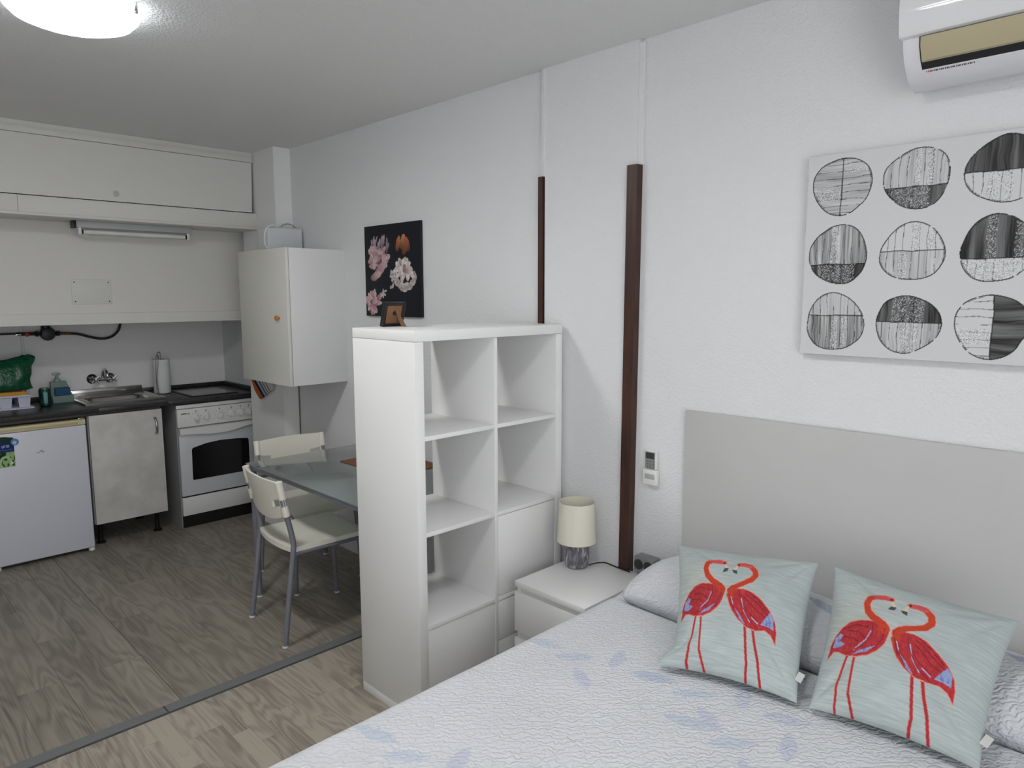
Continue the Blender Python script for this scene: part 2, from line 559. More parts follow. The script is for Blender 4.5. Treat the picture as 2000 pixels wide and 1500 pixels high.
t.part('carcass', MB().box(XL, 0.676, 2.668, 2.929, 2.04, 2.48), mat('cupboard_dark', (40, 38, 36), 0.9))

t = Thing('fluorescent_light', 'unlit white fluorescent tube light under the overhead cupboard', 'light', (0.01, 2.80, 2.017))
t.part('housing', MB().box(-0.325, 0.325, 2.775, 2.825, 1.981, 2.0178, 0.003), mat('tube_housing', (190, 192, 194), 0.4))
t.part('end_cap', MB().box(-0.345, -0.325, 2.77, 2.83, 1.975, 2.0175, 0.002), BLACK)
for sx in (-1, 1):
    t.part('socket', MB().box(sx * 0.305 - 0.008, sx * 0.305 + 0.008, 2.785, 2.815, 1.942, 1.981, 0.003), PLASTW)
    t.part('tube_cap', MB().lathe([(0.0132, 0), (0.0132, 0.018)], (sx * 0.296 - 0.009, 2.80, 1.957), 18, (1, 0, 0)), BLACK)
t.part('tube', MB().tube([(-0.29, 2.80, 1.957), (0.29, 2.80, 1.957)], 0.013, 18), mat('unlit_tube', (226, 226, 220), 0.25))

t = Thing('blanking_plate', 'white rectangular cover plate screwed to the board above the worktop', 'plate', (-0.235, 2.93, 1.534))
t.part('plate', MB().box(-0.342, -0.124, 2.9235, 2.9298, 1.535, 1.684, 0.003), mat('cover_plate', (216, 216, 212), 0.55))
for sx in (-0.325, -0.141):
    for sz in (1.552, 1.667):
        t.part('screw', MB().lathe([(0.004, 0), (0.0035, -0.0015)], (sx, 2.9235, sz), 10, (0, 1, 0)), mat('screw_dark', (60, 58, 55), 0.4, metal=0.7))

t = Thing('gas_regulator', 'dark gas regulator with valve and black hose under the ledge', 'gas regulator', (-0.36, 3.50, 1.30))
HOSE = mat('black_rubber', (34, 32, 30), 0.45)
BRASS = mat('old_brass', (120, 100, 62), 0.4, metal=0.7)
t.part('supply_pipe', MB().tube([(XL + 0.02, 3.50, 1.345), (-0.535, 3.50, 1.345)], 0.006, 10), HOSE)
v = t.part('valve', MB().tube([(-0.54, 3.5, 1.342), (-0.41, 3.5, 1.341)], 0.011, 14), HOSE)
t.part('valve_mark', MB().lathe([(0.013, 0), (0.013, -0.016), (0.009, -0.018)], (-0.484, 3.492, 1.338), 14, (0, 1, 0)), mat('valve_red', (150, 30, 36), 0.4), v)
t.part('valve_lever', MB().box(-0.545, -0.515, 3.485, 3.492, 1.335, 1.342, 0.001), CHROME, v)
t.part('coupling', MB().lathe([(0.012, 0), (0.018, 0.004), (0.018, 0.02), (0.012, 0.024)], (-0.44, 3.5, 1.34), 8, (1, 0, 0)), HOSE)
t.part('body', MB().lathe([(0.034, 0.03), (0.044, 0.02), (0.046, 0), (0.044, -0.012), (0.036, -0.026), (0.02, -0.03)], (-0.366, 3.505, 1.338), 30, (0, 1, 0)), mat('regulator_blue', (36, 38, 50), 0.45))
t.part('bonnet', MB().lathe([(0.026, 0), (0.026, 0.04), (0.02, 0.045)], (-0.375, 3.51, 1.36), 20, (0, 0, 1)), HOSE)
t.part('coupling', MB().lathe([(0.012, 0), (0.016, 0.004), (0.016, 0.022), (0.011, 0.026)], (-0.322, 3.5, 1.338), 8, (1, 0, 0)), HOSE)
t.part('hose_tail', MB().tube([(-0.30, 3.5, 1.337), (-0.24, 3.5, 1.335)], 0.010, 12), BRASS)
t.part('hose', MB().tube(smoothpath([(-0.245, 3.5, 1.335), (-0.19, 3.5, 1.329), (-0.12, 3.5, 1.306), (-0.05, 3.5, 1.292), (0.01, 3.5, 1.304), (0.055, 3.5, 1.345), (0.075, 3.5, 1.40), (0.11, 3.52, 1.409)]), 0.0085, 12), HOSE)
single('conduit_pipe', MB().tube([(-0.503, 3.541, 0.90), (-0.503, 3.541, 1.42)], 0.0085, 12), WALLS, 'white painted conduit running up the kitchen wall behind the green bag', 'pipe')

# wall cabinet on the right wall
t = Thing('wall_cabinet', 'white wall cabinet with wooden knob hung beside the kitchen', 'cabinet', (0.62, 2.05, 1.071))
t.part('body', MB().box(0.452, XW, 1.745, 2.353, 1.072, 1.849, 0.0015), WHITE2)
dr = t.part('door', MB().box(0.431, 0.4485, 1.743, 2.3535, 1.071, 1.85, 0.0015), mat('cabinet_door', (222, 221, 214), 0.45))
t.part('knob', MB().lathe([(0.007, 0), (0.007, -0.008), (0.014, -0.014), (0.0155, -0.02), (0.012, -0.026), (0.004, -0.028)], (0.431, 1.842, 1.458), 24, (1, 0, 0)), mat('pine_knob', (190, 120, 52), 0.4), dr)
t = Thing('plastic_case', 'white plastic equipment case on top of the wall cabinet', 'case', (0.68, 2.27, 1.85))
t.part('shell', MB().box(0.555, 0.79, 2.20, 2.335, 1.8502, 2.003, 0.014, 4), mat('case_white', (214, 218, 220), 0.4))
t.part('handle', MB().tube(smoothpath([(0.665, 2.25, 2.0), (0.685, 2.25, 2.022), (0.72, 2.25, 2.03), (0.755, 2.25, 2.02), (0.77, 2.25, 1.998)]), 0.0035, 8), mat('case_grey', (150, 152, 154), 0.5))
t.part('latch', MB().box(0.69, 0.705, 2.195, 2.2005, 1.853, 1.858, 0.001), BLACK)
t.part('cable', MB().tube(smoothpath([(0.62, 2.19, 2.006), (0.575, 2.185, 2.008), (0.54, 2.18, 1.985), (0.523, 2.175, 1.94), (0.525, 2.17, 1.885), (0.545, 2.16, 1.856)]), 0.0045, 8), PLASTW)

# pot holder hanging on the pillar
def stripe_mat():
    m = bpy.data.materials.new('striped_cotton')
    m.use_nodes = True
    nt = m.node_tree
    N, L = nt.nodes, nt.links
    b = N['Principled BSDF']; b.inputs['Roughness'].default_value = 0.9
    geo = N.new('ShaderNodeNewGeometry')
    dt = N.new('ShaderNodeVectorMath'); dt.operation = 'DOT_PRODUCT'
    dt.inputs[1].default_value = (0, -0.62, 0.785)
    sb = N.new('ShaderNodeVectorMath'); sb.operation = 'SUBTRACT'; sb.inputs[1].default_value = (0.685, 2.70, 0.895)
    L.new(geo.outputs['Position'], sb.inputs[0]); L.new(sb.outputs[0], dt.inputs[0])
    mr = N.new('ShaderNodeMapRange'); mr.inputs['From Min'].default_value = 0.0; mr.inputs['From Max'].default_value = 0.22
    L.new(dt.outputs['Value'], mr.inputs['Value'])
    cr = N.new('ShaderNodeValToRGB'); cr.color_ramp.interpolation = 'CONSTANT'
    cols = [(0, (196, 140, 90)), (0.05, (176, 84, 36)), (0.24, (22, 22, 26)), (0.36, (150, 176, 196)), (0.47, (40, 44, 52)), (0.52, (200, 200, 200)), (0.6, (60, 62, 66)), (0.64, (205, 205, 203)), (0.72, (70, 70, 74)), (0.76, (200, 198, 196))]
    e = cr.color_ramp.elements
    e[0].position, e[0].color = cols[0][0], (*s2l(cols[0][1]), 1)
    e[1].position, e[1].color = cols[1][0], (*s2l(cols[1][1]), 1)
    for p, c in cols[2:]:
        k = e.new(p); k.color = (*s2l(c), 1)
    L.new(mr.outputs[0], cr.inputs[0]); L.new(cr.outputs[0], b.inputs['Base Color'])
    return m
t = Thing('pot_holder', 'striped orange, black and blue pot holder hanging on the pillar', 'pot holder', (0.683, 2.63, 0.88))
t.part('pad', MB().prism([(2.781, 1.000), (2.735, 0.930), (2.672, 0.884), (2.655, 0.882), (2.563, 0.921), (2.470, 0.962), (2.455, 0.985), (2.52, 1.05), (2.60, 1.10), (2.63, 1.105)], 0.671, 0.683, 'x'), stripe_mat())
t.part('loop', MB().tube(smoothpath([(0.677, 2.62, 1.10), (0.677, 2.60, 1.135), (0.683, 2.62, 1.15), (0.677, 2.635, 1.13), (0.677, 2.63, 1.10)]), 0.003, 8), mat('orange_cotton', (176, 84, 36), 0.9))

# ================================================================== KITCHEN, LOWER PART
t = Thing('worktop', 'black laminate kitchen worktop with raised back edge', 'worktop', (-0.5, 3.2, 0.862))
TOPM = mat('black_laminate', (38, 39, 40), 0.34, var=(40, (52, 53, 54), (1, 1, 1)))
SX0, SX1, SY0, SY1 = -0.245, 0.165, 3.14, 3.43      # sink cut-out
m = MB()
m.box(XL, SX0, 2.93, YK - 0.0005, 0.863, ZT, 0.002)
m.box(SX1, XW - 0.0005, 2.93, YK - 0.0005, 0.863, ZT, 0.002)
m.box(SX0, SX1, 2.93, SY0, 0.863, ZT, 0.002)
m.box(SX0, SX1, SY1, YK - 0.0005, 0.863, ZT, 0.002)
t.part('slab', m, TOPM)
t.part('upstand', MB().box(XL, -0.275, YK - 0.02, YK - 0.0005, ZT, ZT + 0.03, 0.002), TOPM)
t.part('upstand', MB().box(0.19, XW - 0.0005, YK - 0.02, YK - 0.0005, ZT, ZT + 0.03, 0.002), TOPM)
t.part('upstand', MB().box(XW - 0.02, XW - 0.0005, 2.935, YK - 0.02, ZT, ZT + 0.03, 0.002), TOPM)
t.part('rail', MB().box(XL, 0.13, 2.985, 3.0, 0.842, 0.8625), mat('rail_brown', (96, 88, 82), 0.5))

t = Thing('hob', 'black glass cooking hob set in the worktop', 'hob', (0.52, 3.2, ZT))
t.part('glass', MB().box(0.345, 0.665, 3.0, 3.46, ZT + 0.0002, ZT + 0.006, 0.002), mat('hob_frame', (26, 26, 27), 0.3))
t.part('cooking_surface', MB().box(0.36, 0.65, 3.02, 3.445, ZT + 0.006, ZT + 0.0072), mat('hob_glass', (66, 67, 68), 0.16))

t = Thing('sink', 'stainless steel kitchen sink with drainer rim and back ledge', 'sink', (-0.04, 3.28, ZT))
def rrect(x0, x1, y0, y1, r, n=6):
    pts = []
    for cx, cy, a0 in ((x1 - r, y1 - r, 0), (x0 + r, y1 - r, 90), (x0 + r, y0 + r, 180), (x1 - r, y0 + r, 270)):
        for k in range(n + 1):
            a = math.radians(a0 + 90 * k / n)
            pts.append((cx + r * math.cos(a), cy + r * math.sin(a)))
    return pts
def loops(levels):
    b = MB()
    rings = [[b.bm.verts.new((x, y, z)) for x, y in pts] for pts, z in levels]
    b.skin(rings, caps=False)
    b.bm.faces.new(rings[-1])
    return b
z0 = ZT + 0.0005
rim = [(rrect(-0.282, 0.203, 3.07, 3.515, 0.004), z0), (rrect(-0.282, 0.203, 3.07, 3.515, 0.004), z0 + 0.012), (rrect(-0.276, 0.197, 3.076, 3.509, 0.004), z0 + 0.014),
       (rrect(-0.262, 0.183, 3.092, 3.495, 0.006), z0 + 0.013), (rrect(-0.256, 0.177, 3.098, 3.489, 0.008), z0 + 0.009),
       (rrect(-0.225, 0.150, 3.155, 3.415, 0.06), z0 + 0.009), (rrect(-0.217, 0.142, 3.163, 3.407, 0.06), z0 - 0.002),
       (rrect(-0.205, 0.130, 3.175, 3.395, 0.07), z0 - 0.11), (rrect(-0.18, 0.105, 3.20, 3.37, 0.06), z0 - 0.14)]
t.part('basin', loops(rim), STEEL, angle=50)
t.part('back_ledge', MB().box(-0.275, 0.185, 3.505, 3.5495, z0 + 0.012, z0 + 0.055, 0.004), STEEL)
t.part('overflow', MB().box(-0.06, 0.02, 3.3935, 3.3985, z0 - 0.055, z0 - 0.035, 0.002), BLACK)
t.part('drain', MB().lathe([(0.035, 0), (0.038, 0.003), (0.02, 0.004)], (-0.04, 3.285, z0 - 0.1395), 24), CHROME)

t = Thing('wall_faucet', 'chrome two handle wall faucet above the sink', 'faucet', (-0.065, 3.52, 1.0))
t.part('bridge', MB().tube([(-0.12, 3.495, 1.012), (-0.01, 3.495, 1.012)], 0.012, 14), CHROME)
for sx in (-0.12, -0.01):
    t.part('rosette', MB().lathe([(0.035, 0.0), (0.034, -0.008), (0.02, -0.02), (0.013, -0.024), (0.013, -0.055)], (sx, 3.5495, 1.014), 28, (0, 1, 0)), CHROME)
    h = t.part('handle', MB().lathe([(0.010, 0), (0.016, -0.012), (0.014, -0.03), (0.008, -0.036)], (sx, 3.484, 1.010), 18, (0, 1, -0.25)), CHROME)
    for k in range(4):
        a = math.pi / 4 + k * math.pi / 2
        t.part('spoke', MB().tube([(sx, 3.458, 1.016), (sx + 0.03 * math.cos(a), 3.458, 1.016 + 0.03 * math.sin(a))], [0.0045, 0.007], 10), CHROME, h)
t.part('spout', MB().tube(smoothpath([(-0.065, 3.495, 1.012), (-0.065, 3.49, 1.045), (-0.065, 3.475, 1.072), (-0.065, 3.44, 1.082), (-0.065, 3.40, 1.068), (-0.065, 3.385, 1.035)]), 0.0105, 14), CHROME)

t = Thing('paper_towel_holder', 'thin wire paper towel stand beside the sink', 'towel holder', (0.275, 3.36, ZT))
WIRE = mat('grey_wire', (120, 120, 122), 0.35, metal=0.8)
t.part('base', MB().lathe([(0.05, 0.0003), (0.05, 0.005), (0.03, 0.006)], (0.275, 3.36, ZT), 28), WIRE)
t.part('post', MB().tube(smoothpath([(0.275, 3.36, ZT + 0.005), (0.275, 3.36, 1.16), (0.262, 3.36, 1.185), (0.25, 3.355, 1.175)]), 0.003, 8), WIRE)
t.part('arm', MB().tube(smoothpath([(0.222, 3.31, ZT + 0.004), (0.222, 3.31, 1.02), (0.228, 3.31, 1.15), (0.246, 3.32, 1.17), (0.25, 3.33, 1.145)]), 0.0025, 8), WIRE)
t.part('arm', MB().tube(smoothpath([(0.232, 3.302, ZT + 0.004), (0.224, 3.302, 1.0), (0.240, 3.302, 1.135)]), 0.0025, 8), WIRE)
single('paper_towel_roll', MB().lathe([(0.02, 0), (0.054, 0), (0.055, 0.003), (0.055, 0.235), (0.054, 0.238), (0.02, 0.238)], (0.275, 3.36, ZT + 0.0065), 36, caps=False), mat('paper', (226, 227, 228), 0.9, bump=(140, 0.001)), 'white paper towel roll standing upright by the sink', 'paper towel')

t = Thing('soap_caddy', 'grey green sink caddy with soap pump and sponge slot', 'soap dispenser', (-0.335, 3.43, ZT))
CAD = mat('caddy_green', (112, 138, 130), 0.4)
t.part('tray', MB().prism([(3.365, ZT + 0.0003), (3.49, ZT + 0.0003), (3.49, ZT + 0.055), (3.42, ZT + 0.055), (3.415, ZT + 0.045), (3.372, ZT + 0.045)], -0.395, -0.275, 'x'), CAD)
t.part('bottle', MB().hexa([(-0.392, 3.42, ZT + 0.055), (-0.278, 3.42, ZT + 0.055), (-0.278, 3.488, ZT + 0.055), (-0.392, 3.488, ZT + 0.055), (-0.384, 3.436, ZT + 0.132), (-0.298, 3.436, ZT + 0.132), (-0.298, 3.482, ZT + 0.132), (-0.384, 3.482, ZT + 0.132)]), CAD)
p = t.part('pump', MB().lathe([(0.017, 0), (0.017, 0.018), (0.008, 0.022), (0.008, 0.042)], (-0.345, 3.46, ZT + 0.132), 18), mat('pump_grey', (150, 164, 160), 0.3))
t.part('pump_head', MB().box(-0.370, -0.326, 3.44, 3.475, ZT + 0.173, ZT + 0.187, 0.005), MATS['pump_grey'], p)
single('sponge', MB().box(-0.376, -0.291, 3.378, 3.4115, ZT + 0.046, ZT + 0.096, 0.004), mat('sponge_blue', (48, 92, 132), 0.95, bump=(300, 0.003)), 'blue dish sponge resting in the soap caddy', 'sponge')

t = Thing('drink_can', 'dark green drink can on the worktop beside the soap caddy', 'can', (-0.455, 3.275, ZT))
CAN = mat('can_green', (16, 44, 40), 0.3, metal=0.4, var=(60, (30, 78, 70), (1, 1, 0.4)))
t.part('body', MB().lathe([(0.025, 0.0003), (0.0325, 0.008), (0.033, 0.1), (0.028, 0.111)], (-0.455, 3.275, ZT), 30), CAN)
t.part('lid', MB().lathe([(0.028, 0.111), (0.027, 0.115), (0.025, 0.112)], (-0.455, 3.275, ZT), 30), STEEL)
t.part('label_panel', MB().box(-0.469, -0.447, 3.2408, 3.246, ZT + 0.02, ZT + 0.092, 0.004), mat('can_label', (110, 160, 160), 0.35))

t = Thing('dish_rack', 'pale lavender plastic dish rack with open cups on the worktop', 'dish rack', (-0.70, 3.33, ZT))
RACK = mat('rack_plastic', (206, 208, 224), 0.35)
t.part('tray', MB().box(-0.93, -0.525, 3.215, 3.44, ZT + 0.0003, ZT + 0.012, 0.004), RACK)
for k in range(4):
    a = -0.605 - k * 0.095
    t.part('cup', MB().hexa([(a + 0.006, 3.24, ZT + 0.012), (a + 0.06, 3.24, ZT + 0.012), (a + 0.06, 3.40, ZT + 0.012), (a + 0.006, 3.40, ZT + 0.012), (a, 3.232, ZT + 0.075), (a + 0.066, 3.232, ZT + 0.075), (a + 0.066, 3.41, ZT + 0.075), (a, 3.41, ZT + 0.075)]), RACK)
t.part('rim', MB().box(-0.925, -0.532, 3.225, 3.42, ZT + 0.075, ZT + 0.088, 0.004), RACK)
single('yellow_cloth', MB().hexa([(-0.90, 3.235, ZT + 0.0885), (-0.548, 3.235, ZT + 0.0885), (-0.56, 3.36, ZT + 0.0885), (-0.90, 3.36, ZT + 0.0885), (-0.90, 3.24, ZT + 0.106), (-0.565, 3.24, ZT + 0.108), (-0.58, 3.35, ZT + 0.112), (-0.90, 3.35, ZT + 0.112)]), mat('yellow_cotton', (206, 150, 62), 0.9, bump=(200, 0.002)), 'folded yellow cloth lying on the dish rack', 'cloth')
# crumpled green bag
m = MB()
rings = []
for k, (dz, xr, dep) in enumerate(((0.1125, -0.515, 0.070), (0.118, -0.503, 0.084), (0.135, -0.507, 0.09), (0.155, -0.516, 0.092), (0.18, -0.518, 0.094), (0.205, -0.508, 0.092), (0.235, -0.505, 0.085), (0.262, -0.500, 0.07), (0.288, -0.482, 0.055), (0.306, -0.474, 0.038), (0.318, -0.492, 0.026), (0.326, -0.515, 0.014))):
    ring = []
    for a in range(64):
        th = 2 * math.pi * a / 64
        c_, s_ = math.cos(th), math.sin(th)
        p = Vector((c_ * 2.2, s_ * 2.2, dz * 16))
        n1 = mnoise.noise(p) * 0.12 + mnoise.noise(p * 2.6) * 0.07 - 0.08 * abs(mnoise.noise(p * 1.3 + Vector((5, 2, 1))))
        hw = (xr + 0.70) if c_ > 0 else 0.19
        x = -0.70 + math.copysign(abs(c_) ** 0.6, c_) * hw * (1 + (n1 * 0.25 if c_ > 0 else n1))
        y = 3.335 + math.copysign(abs(s_) ** 0.8, s_) * dep * (1 + n1 * 1.6)
        zz = ZT + dz + (0.0 if k < 2 else 0.012 * mnoise.noise(p * 1.7)) - (max(0.0, dz - 0.27) * 0.55 * min(1.0, max(0.0, -0.52 - x) / 0.15))
        ring.append(m.bm.verts.new((x, y, zz)))
    rings.append(ring)
m.skin(rings)
single('plastic_bag', m, mat('green_plastic', (22, 84, 56), 0.22, bump=(28, 0.012, 4)), 'crumpled dark green plastic bag on the dish rack', 'bag', angle=60)

# ---- small fridge
FY = 2.925
t = Thing('small_fridge', 'small white fridge with cream top trim under the worktop', 'fridge', (-0.58, 3.2, 0))
FW = mat('fridge_white', (214, 216, 226), 0.3, spec=0.5)
t.part('body', MB().box(-0.83, -0.325, FY + 0.045, 3.5, 0.025, 0.822, 0.004), mat('fridge_side', (196, 196, 196), 0.5))
t.part('door', MB().box(-0.832, -0.323, FY, FY + 0.042, 0.022, 0.800, 0.008, 3), FW)
t.part('door_seal', MB().box(-0.828, -0.327, FY + 0.042, FY + 0.045, 0.03, 0.80), mat('seal_grey', (90, 90, 92), 0.7))
t.part('top_trim', MB().box(-0.832, -0.323, FY + 0.004, FY + 0.06, 0.802, 0.834, 0.004), mat('cream_trim', (206, 196, 158), 0.45))
t.part('trim_groove', MB().box(-0.832, -0.365, FY + 0.001, FY + 0.005, 0.812, 0.822, 0.001), mat('cream_groove', (188, 176, 134), 0.35))
t.part('hinge', MB().box(-0.36, -0.326, FY + 0.01, FY + 0.05, 0.834, 0.842, 0.002), CHROME)
for sx in (-0.822, -0.338):
    t.part('foot', MB().lathe([(0.018, 0), (0.018, 0.018), (0.012, 0.026)], (sx, FY + 0.025, 0), 16), PLASTW)
lg = t.part('logo', MB().tube(smoothpath([(-0.590, FY - 0.0002, 0.666), (-0.575, FY - 0.0002, 0.667), (-0.562, FY - 0.0002, 0.679), (-0.560, FY - 0.0002, 0.668), (-0.548, FY - 0.0002, 0.667)]), 0.0016, 6), mat('logo_grey', (82, 82, 88), 0.4))
# flyer and magnet
nu, nv = 60, 90
U, V = np.meshgrid(np.linspace(0, 1, nu), np.linspace(0, 1, nv), indexing='ij')
Cc = np.zeros((nu, nv, 3)) + lin(20, 52, 34)
n = vnoise(U * 9, V * 11, 2)
paint(Cc, V < 0.5, lin(40, 92, 38))
paint(Cc, (V < 0.5) & (n > 0.5), lin(150, 186, 120))
paint(Cc, (V < 0.5) & (n < 0.28), lin(14, 44, 14))
paint(Cc, (V < 0.46) & (np.abs(np.hypot(U - 0.55, V * 1.4 - 0.2) - 0.26) < 0.06), lin(168, 196, 150))
paint(Cc, stroke_mask(U, V, [(0.78, 0.10), (0.86, 0.16), (0.82, 0.08), (0.92, 0.13)], 0.035), lin(226, 228, 220))
paint(Cc, (V > 0.49) & (V < 0.82), lin(18, 44, 104))
for seg in ([(0.42, 0.70), (0.42, 0.66), (0.46, 0.64), (0.50, 0.66), (0.50, 0.71)], [(0.56, 0.64), (0.56, 0.71)], [(0.56, 0.70), (0.60, 0.71)],
            [(0.64, 0.64), (0.64, 0.71)], [(0.64, 0.70), (0.69, 0.71), (0.70, 0.64)], [(0.70, 0.70), (0.75, 0.71), (0.76, 0.64)]):
    paint(Cc, stroke_mask(U, V, seg, 0.02), lin(190, 206, 236))
paint(Cc, stroke_mask(U, V, [(0.3, 0.56), (0.92, 0.56)], 0.012), lin(120, 146, 200), 0.8)
pos = np.stack([-0.795 + 0.1 * U + 0 * V, np.full_like(U, FY - 0.0012), 0.606 + 0.178 * V - 0.022 * np.clip(U - 0.55, 0, 1) * (V > 0.8)], -1)
fl = obj('flyer', rgrid('flyer', pos, Cc, attr_mat('flyer_print', 0.35)))
fl['label'] = 'blue and green printed flyer held on the fridge door'
fl['category'] = 'flyer'
md = fl.modifiers.new('thickness', 'SOLIDIFY'); md.thickness = 0.0008; md.offset = 0
t = Thing('fridge_magnet', 'round pale blue magnet on the corner of the flyer', 'magnet', (-0.688, FY, 0.747))
t.part('disc', MB().lathe([(0.020, -0.0018), (0.020, -0.006), (0.018, -0.008)], (-0.690, FY, 0.748), 26, (0, 1, 0)), mat('magnet_blue', (96, 132, 184), 0.3))
t.part('emblem', MB().lathe([(0.012, -0.0081), (0.011, -0.009)], (-0.692, FY, 0.745), 5, (0, 1, 0)), mat('magnet_pale', (168, 198, 226), 0.35))

# ---- sink cabinet
t = Thing('sink_cabinet', 'grey concrete look base cabinet under the sink', 'cabinet', (-0.09, 3.2, 0))
CONC = mat('concrete_foil', (196, 193, 190), 0.55, var=(9, (212, 210, 207), (1, 1, 1)), bump=(40, 0.0006))
mat('carcass_grey', (150, 150, 150), 0.6)
for bx_ in ((-0.305, -0.289, YF + 0.021, 3.5, 0.15, 0.841), (0.109, 0.125, YF + 0.021, 3.5, 0.15, 0.841), (-0.289, 0.109, YF + 0.021, 3.5, 0.15, 0.166), (-0.289, 0.109, 3.488, 3.5, 0.166, 0.70)):
    t.part('carcass_panel', MB().box(*bx_), MATS['carcass_grey'])
dr = t.part('door', MB().box(-0.300, 0.127, YF, YF + 0.019, 0.15, 0.846, 0.002), CONC)
t.part('handle', MB().tube(smoothpath([(0.080, YF, 0.79), (0.081, YF - 0.018, 0.778), (0.083, YF - 0.028, 0.738), (0.084, YF - 0.018, 0.698), (0.084, YF, 0.686)]), 0.0085, 12), STEEL, dr)
for sx in (-0.26, 0.085):
    for sy in (YF + 0.10, 3.42):
        t.part('leg', MB().lathe([(0.028, 0), (0.028, 0.008), (0.014, 0.014), (0.014, 0.13), (0.024, 0.149)], (sx, sy, 0), 14), BLACK)

# ---- stove
t = Thing('stove', 'white freestanding oven with black glass window and six knobs', 'oven', (0.48, 3.2, 0), math.radians(0))
SW = mat('enamel_white', (226, 226, 224), 0.28)
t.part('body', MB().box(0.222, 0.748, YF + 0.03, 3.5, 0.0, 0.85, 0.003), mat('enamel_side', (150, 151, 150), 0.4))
t.part('top_edge', MB().box(0.220, 0.750, YF + 0.002, YF + 0.03, 0.826, 0.852, 0.004), SW)
pn = t.part('control_panel', MB().box(0.222, 0.748, YF, YF + 0.029, 0.700, 0.823, 0.003), SW)
GREY = mat('print_grey', (70, 70, 74), 0.5)
for k, (kx, kz) in enumerate(((0.345, 0.757), (0.412, 0.757), (0.507, 0.757), (0.59, 0.757), (0.655, 0.757), (0.715, 0.757))):
    kn = t.part('knob', MB().lathe([(0.026, 0), (0.025, -0.004), (0.021, -0.006), (0.018, -0.022), (0.014, -0.026)], (kx, YF, kz), 24, (0, 1, 0)), SW)
    t.part('grip', MB().box(kx - 0.005, kx + 0.005, YF - 0.034, YF - 0.02, kz - 0.019, kz + 0.019, 0.003), SW, kn)
    for j in range(5):
        a = math.radians(20 + 35 * j)
        t.part('mark', MB().lathe([(0.0022, -0.0003), (0.002, -0.0006)], (kx + 0.033 * math.cos(a), YF, kz + 0.033 * math.sin(a)), 6, (0, 1, 0)), GREY, pn)
    t.part('mark', MB().box(kx - 0.004, kx + 0.004, YF - 0.0008, YF - 0.0002, kz + 0.042, kz + 0.049), GREY, pn)
t.part('name_plate', MB().box(0.247, 0.285, YF - 0.0009, YF - 0.0002, 0.789, 0.795), GREY, pn)
t.part('name_plate', MB().box(0.291, 0.303, YF - 0.0009, YF - 0.0002, 0.786, 0.792), GREY, pn)
dr = t.part('oven_door', MB().box(0.225, 0.745, YF - 0.002, YF + 0.029, 0.222, 0.695, 0.005), mat('door_enamel', (206, 208, 212), 0.3))
t.part('handle', MB().prism([(0.225, 0.694), (0.225, 0.655), (0.30, 0.652), (0.42, 0.640), (0.50, 0.637), (0.58, 0.642), (0.68, 0.664), (0.745, 0.668), (0.745, 0.694)], YF - 0.03, YF - 0.0022, 'y'), SW, dr)
t.part('window', MB().prism([(0.305, 0.328), (0.695, 0.328), (0.702, 0.335), (0.702, 0.555), (0.694, 0.566), (0.62, 0.575), (0.50, 0.580), (0.40, 0.572), (0.312, 0.552), (0.303, 0.540), (0.300, 0.335)], YF - 0.0045, YF - 0.0022, 'y'), mat('oven_glass', (10, 10, 11), 0.12), dr)
t.part('drawer', MB().box(0.225, 0.745, YF - 0.001, YF + 0.029, 0.085, 0.212, 0.004), SW)
t.part('drawer_gap', MB().box(0.232, 0.738, YF + 0.006, YF + 0.03, 0.21, 0.224), DARK)
t.part('plinth', MB().box(0.228, 0.742, YF + 0.012, YF + 0.03, 0.0, 0.083), BLACK)

# ================================================================== TABLE AND CHAIRS
def glass_mat():
    m = bpy.data.materials.new('grey_green_glass')
    m.use_nodes = True
    nt = m.node_tree
    N, L = nt.nodes, nt.links
    out = N['Material Output']
    N.remove(N['Principled BSDF'])
    tr = N.new('ShaderNodeBsdfTransparent'); tr.inputs[0].default_value = (0.60, 0.70, 0.68, 1)
    df = N.new('ShaderNodeBsdfDiffuse'); df.inputs[0].default_value = (*s2l((164, 174, 172)), 1)
    gl = N.new('ShaderNodeBsdfGlossy'); gl.inputs['Roughness'].default_value = 0.06
    fr = N.new('ShaderNodeFresnel'); fr.inputs[0].default_value = 1.5
    m1 = N.new('ShaderNodeMixShader'); m1.inputs[0].default_value = 0.5
    L.new(tr.outputs[0], m1.inputs[1]); L.new(df.outputs[0], m1.inputs[2])
    m2 = N.new('ShaderNodeMixShader')
    L.new(fr.outputs[0], m2.inputs[0]); L.new(m1.outputs[0], m2.inputs[1]); L.new(gl.outputs[0], m2.inputs[2])
    L.new(m2.outputs[0], out.inputs[0])
    return m
TX0, TX1, TY0, TY1, TZ = 0.075, 0.775, 0.43, 1.575, 0.722
t = Thing('glass_table', 'glass topped dining table with grey metal frame behind the shelf unit', 'table', ((TX0 + TX1) / 2, (TY0 + TY1) / 2, 0))
t.part('glass_top', MB().box(TX0, TX1, TY0, TY1, TZ - 0.006, TZ, 0.0015), glass_mat())
m = MB()
for yy in (TY0 + 0.02, TY1 - 0.035):
    m.box(TX0 + 0.012, TX1 - 0.012, yy - 0.011, yy + 0.011, TZ - 0.029, TZ - 0.0065, 0.004)
for xx in (TX0 + 0.018, TX1 - 0.018):
    m.box(xx - 0.011, xx + 0.011, TY0 + 0.012, TY1 - 0.02, TZ - 0.029, TZ - 0.0065, 0.004)
t.part('rail', m, GREYM)
t.part('cross_bar', MB().tube([(TX0 + 0.03, TY1 - 0.05, TZ - 0.075), (TX1 - 0.03, TY1 - 0.05, TZ - 0.075)], 0.008, 10), GREYM)
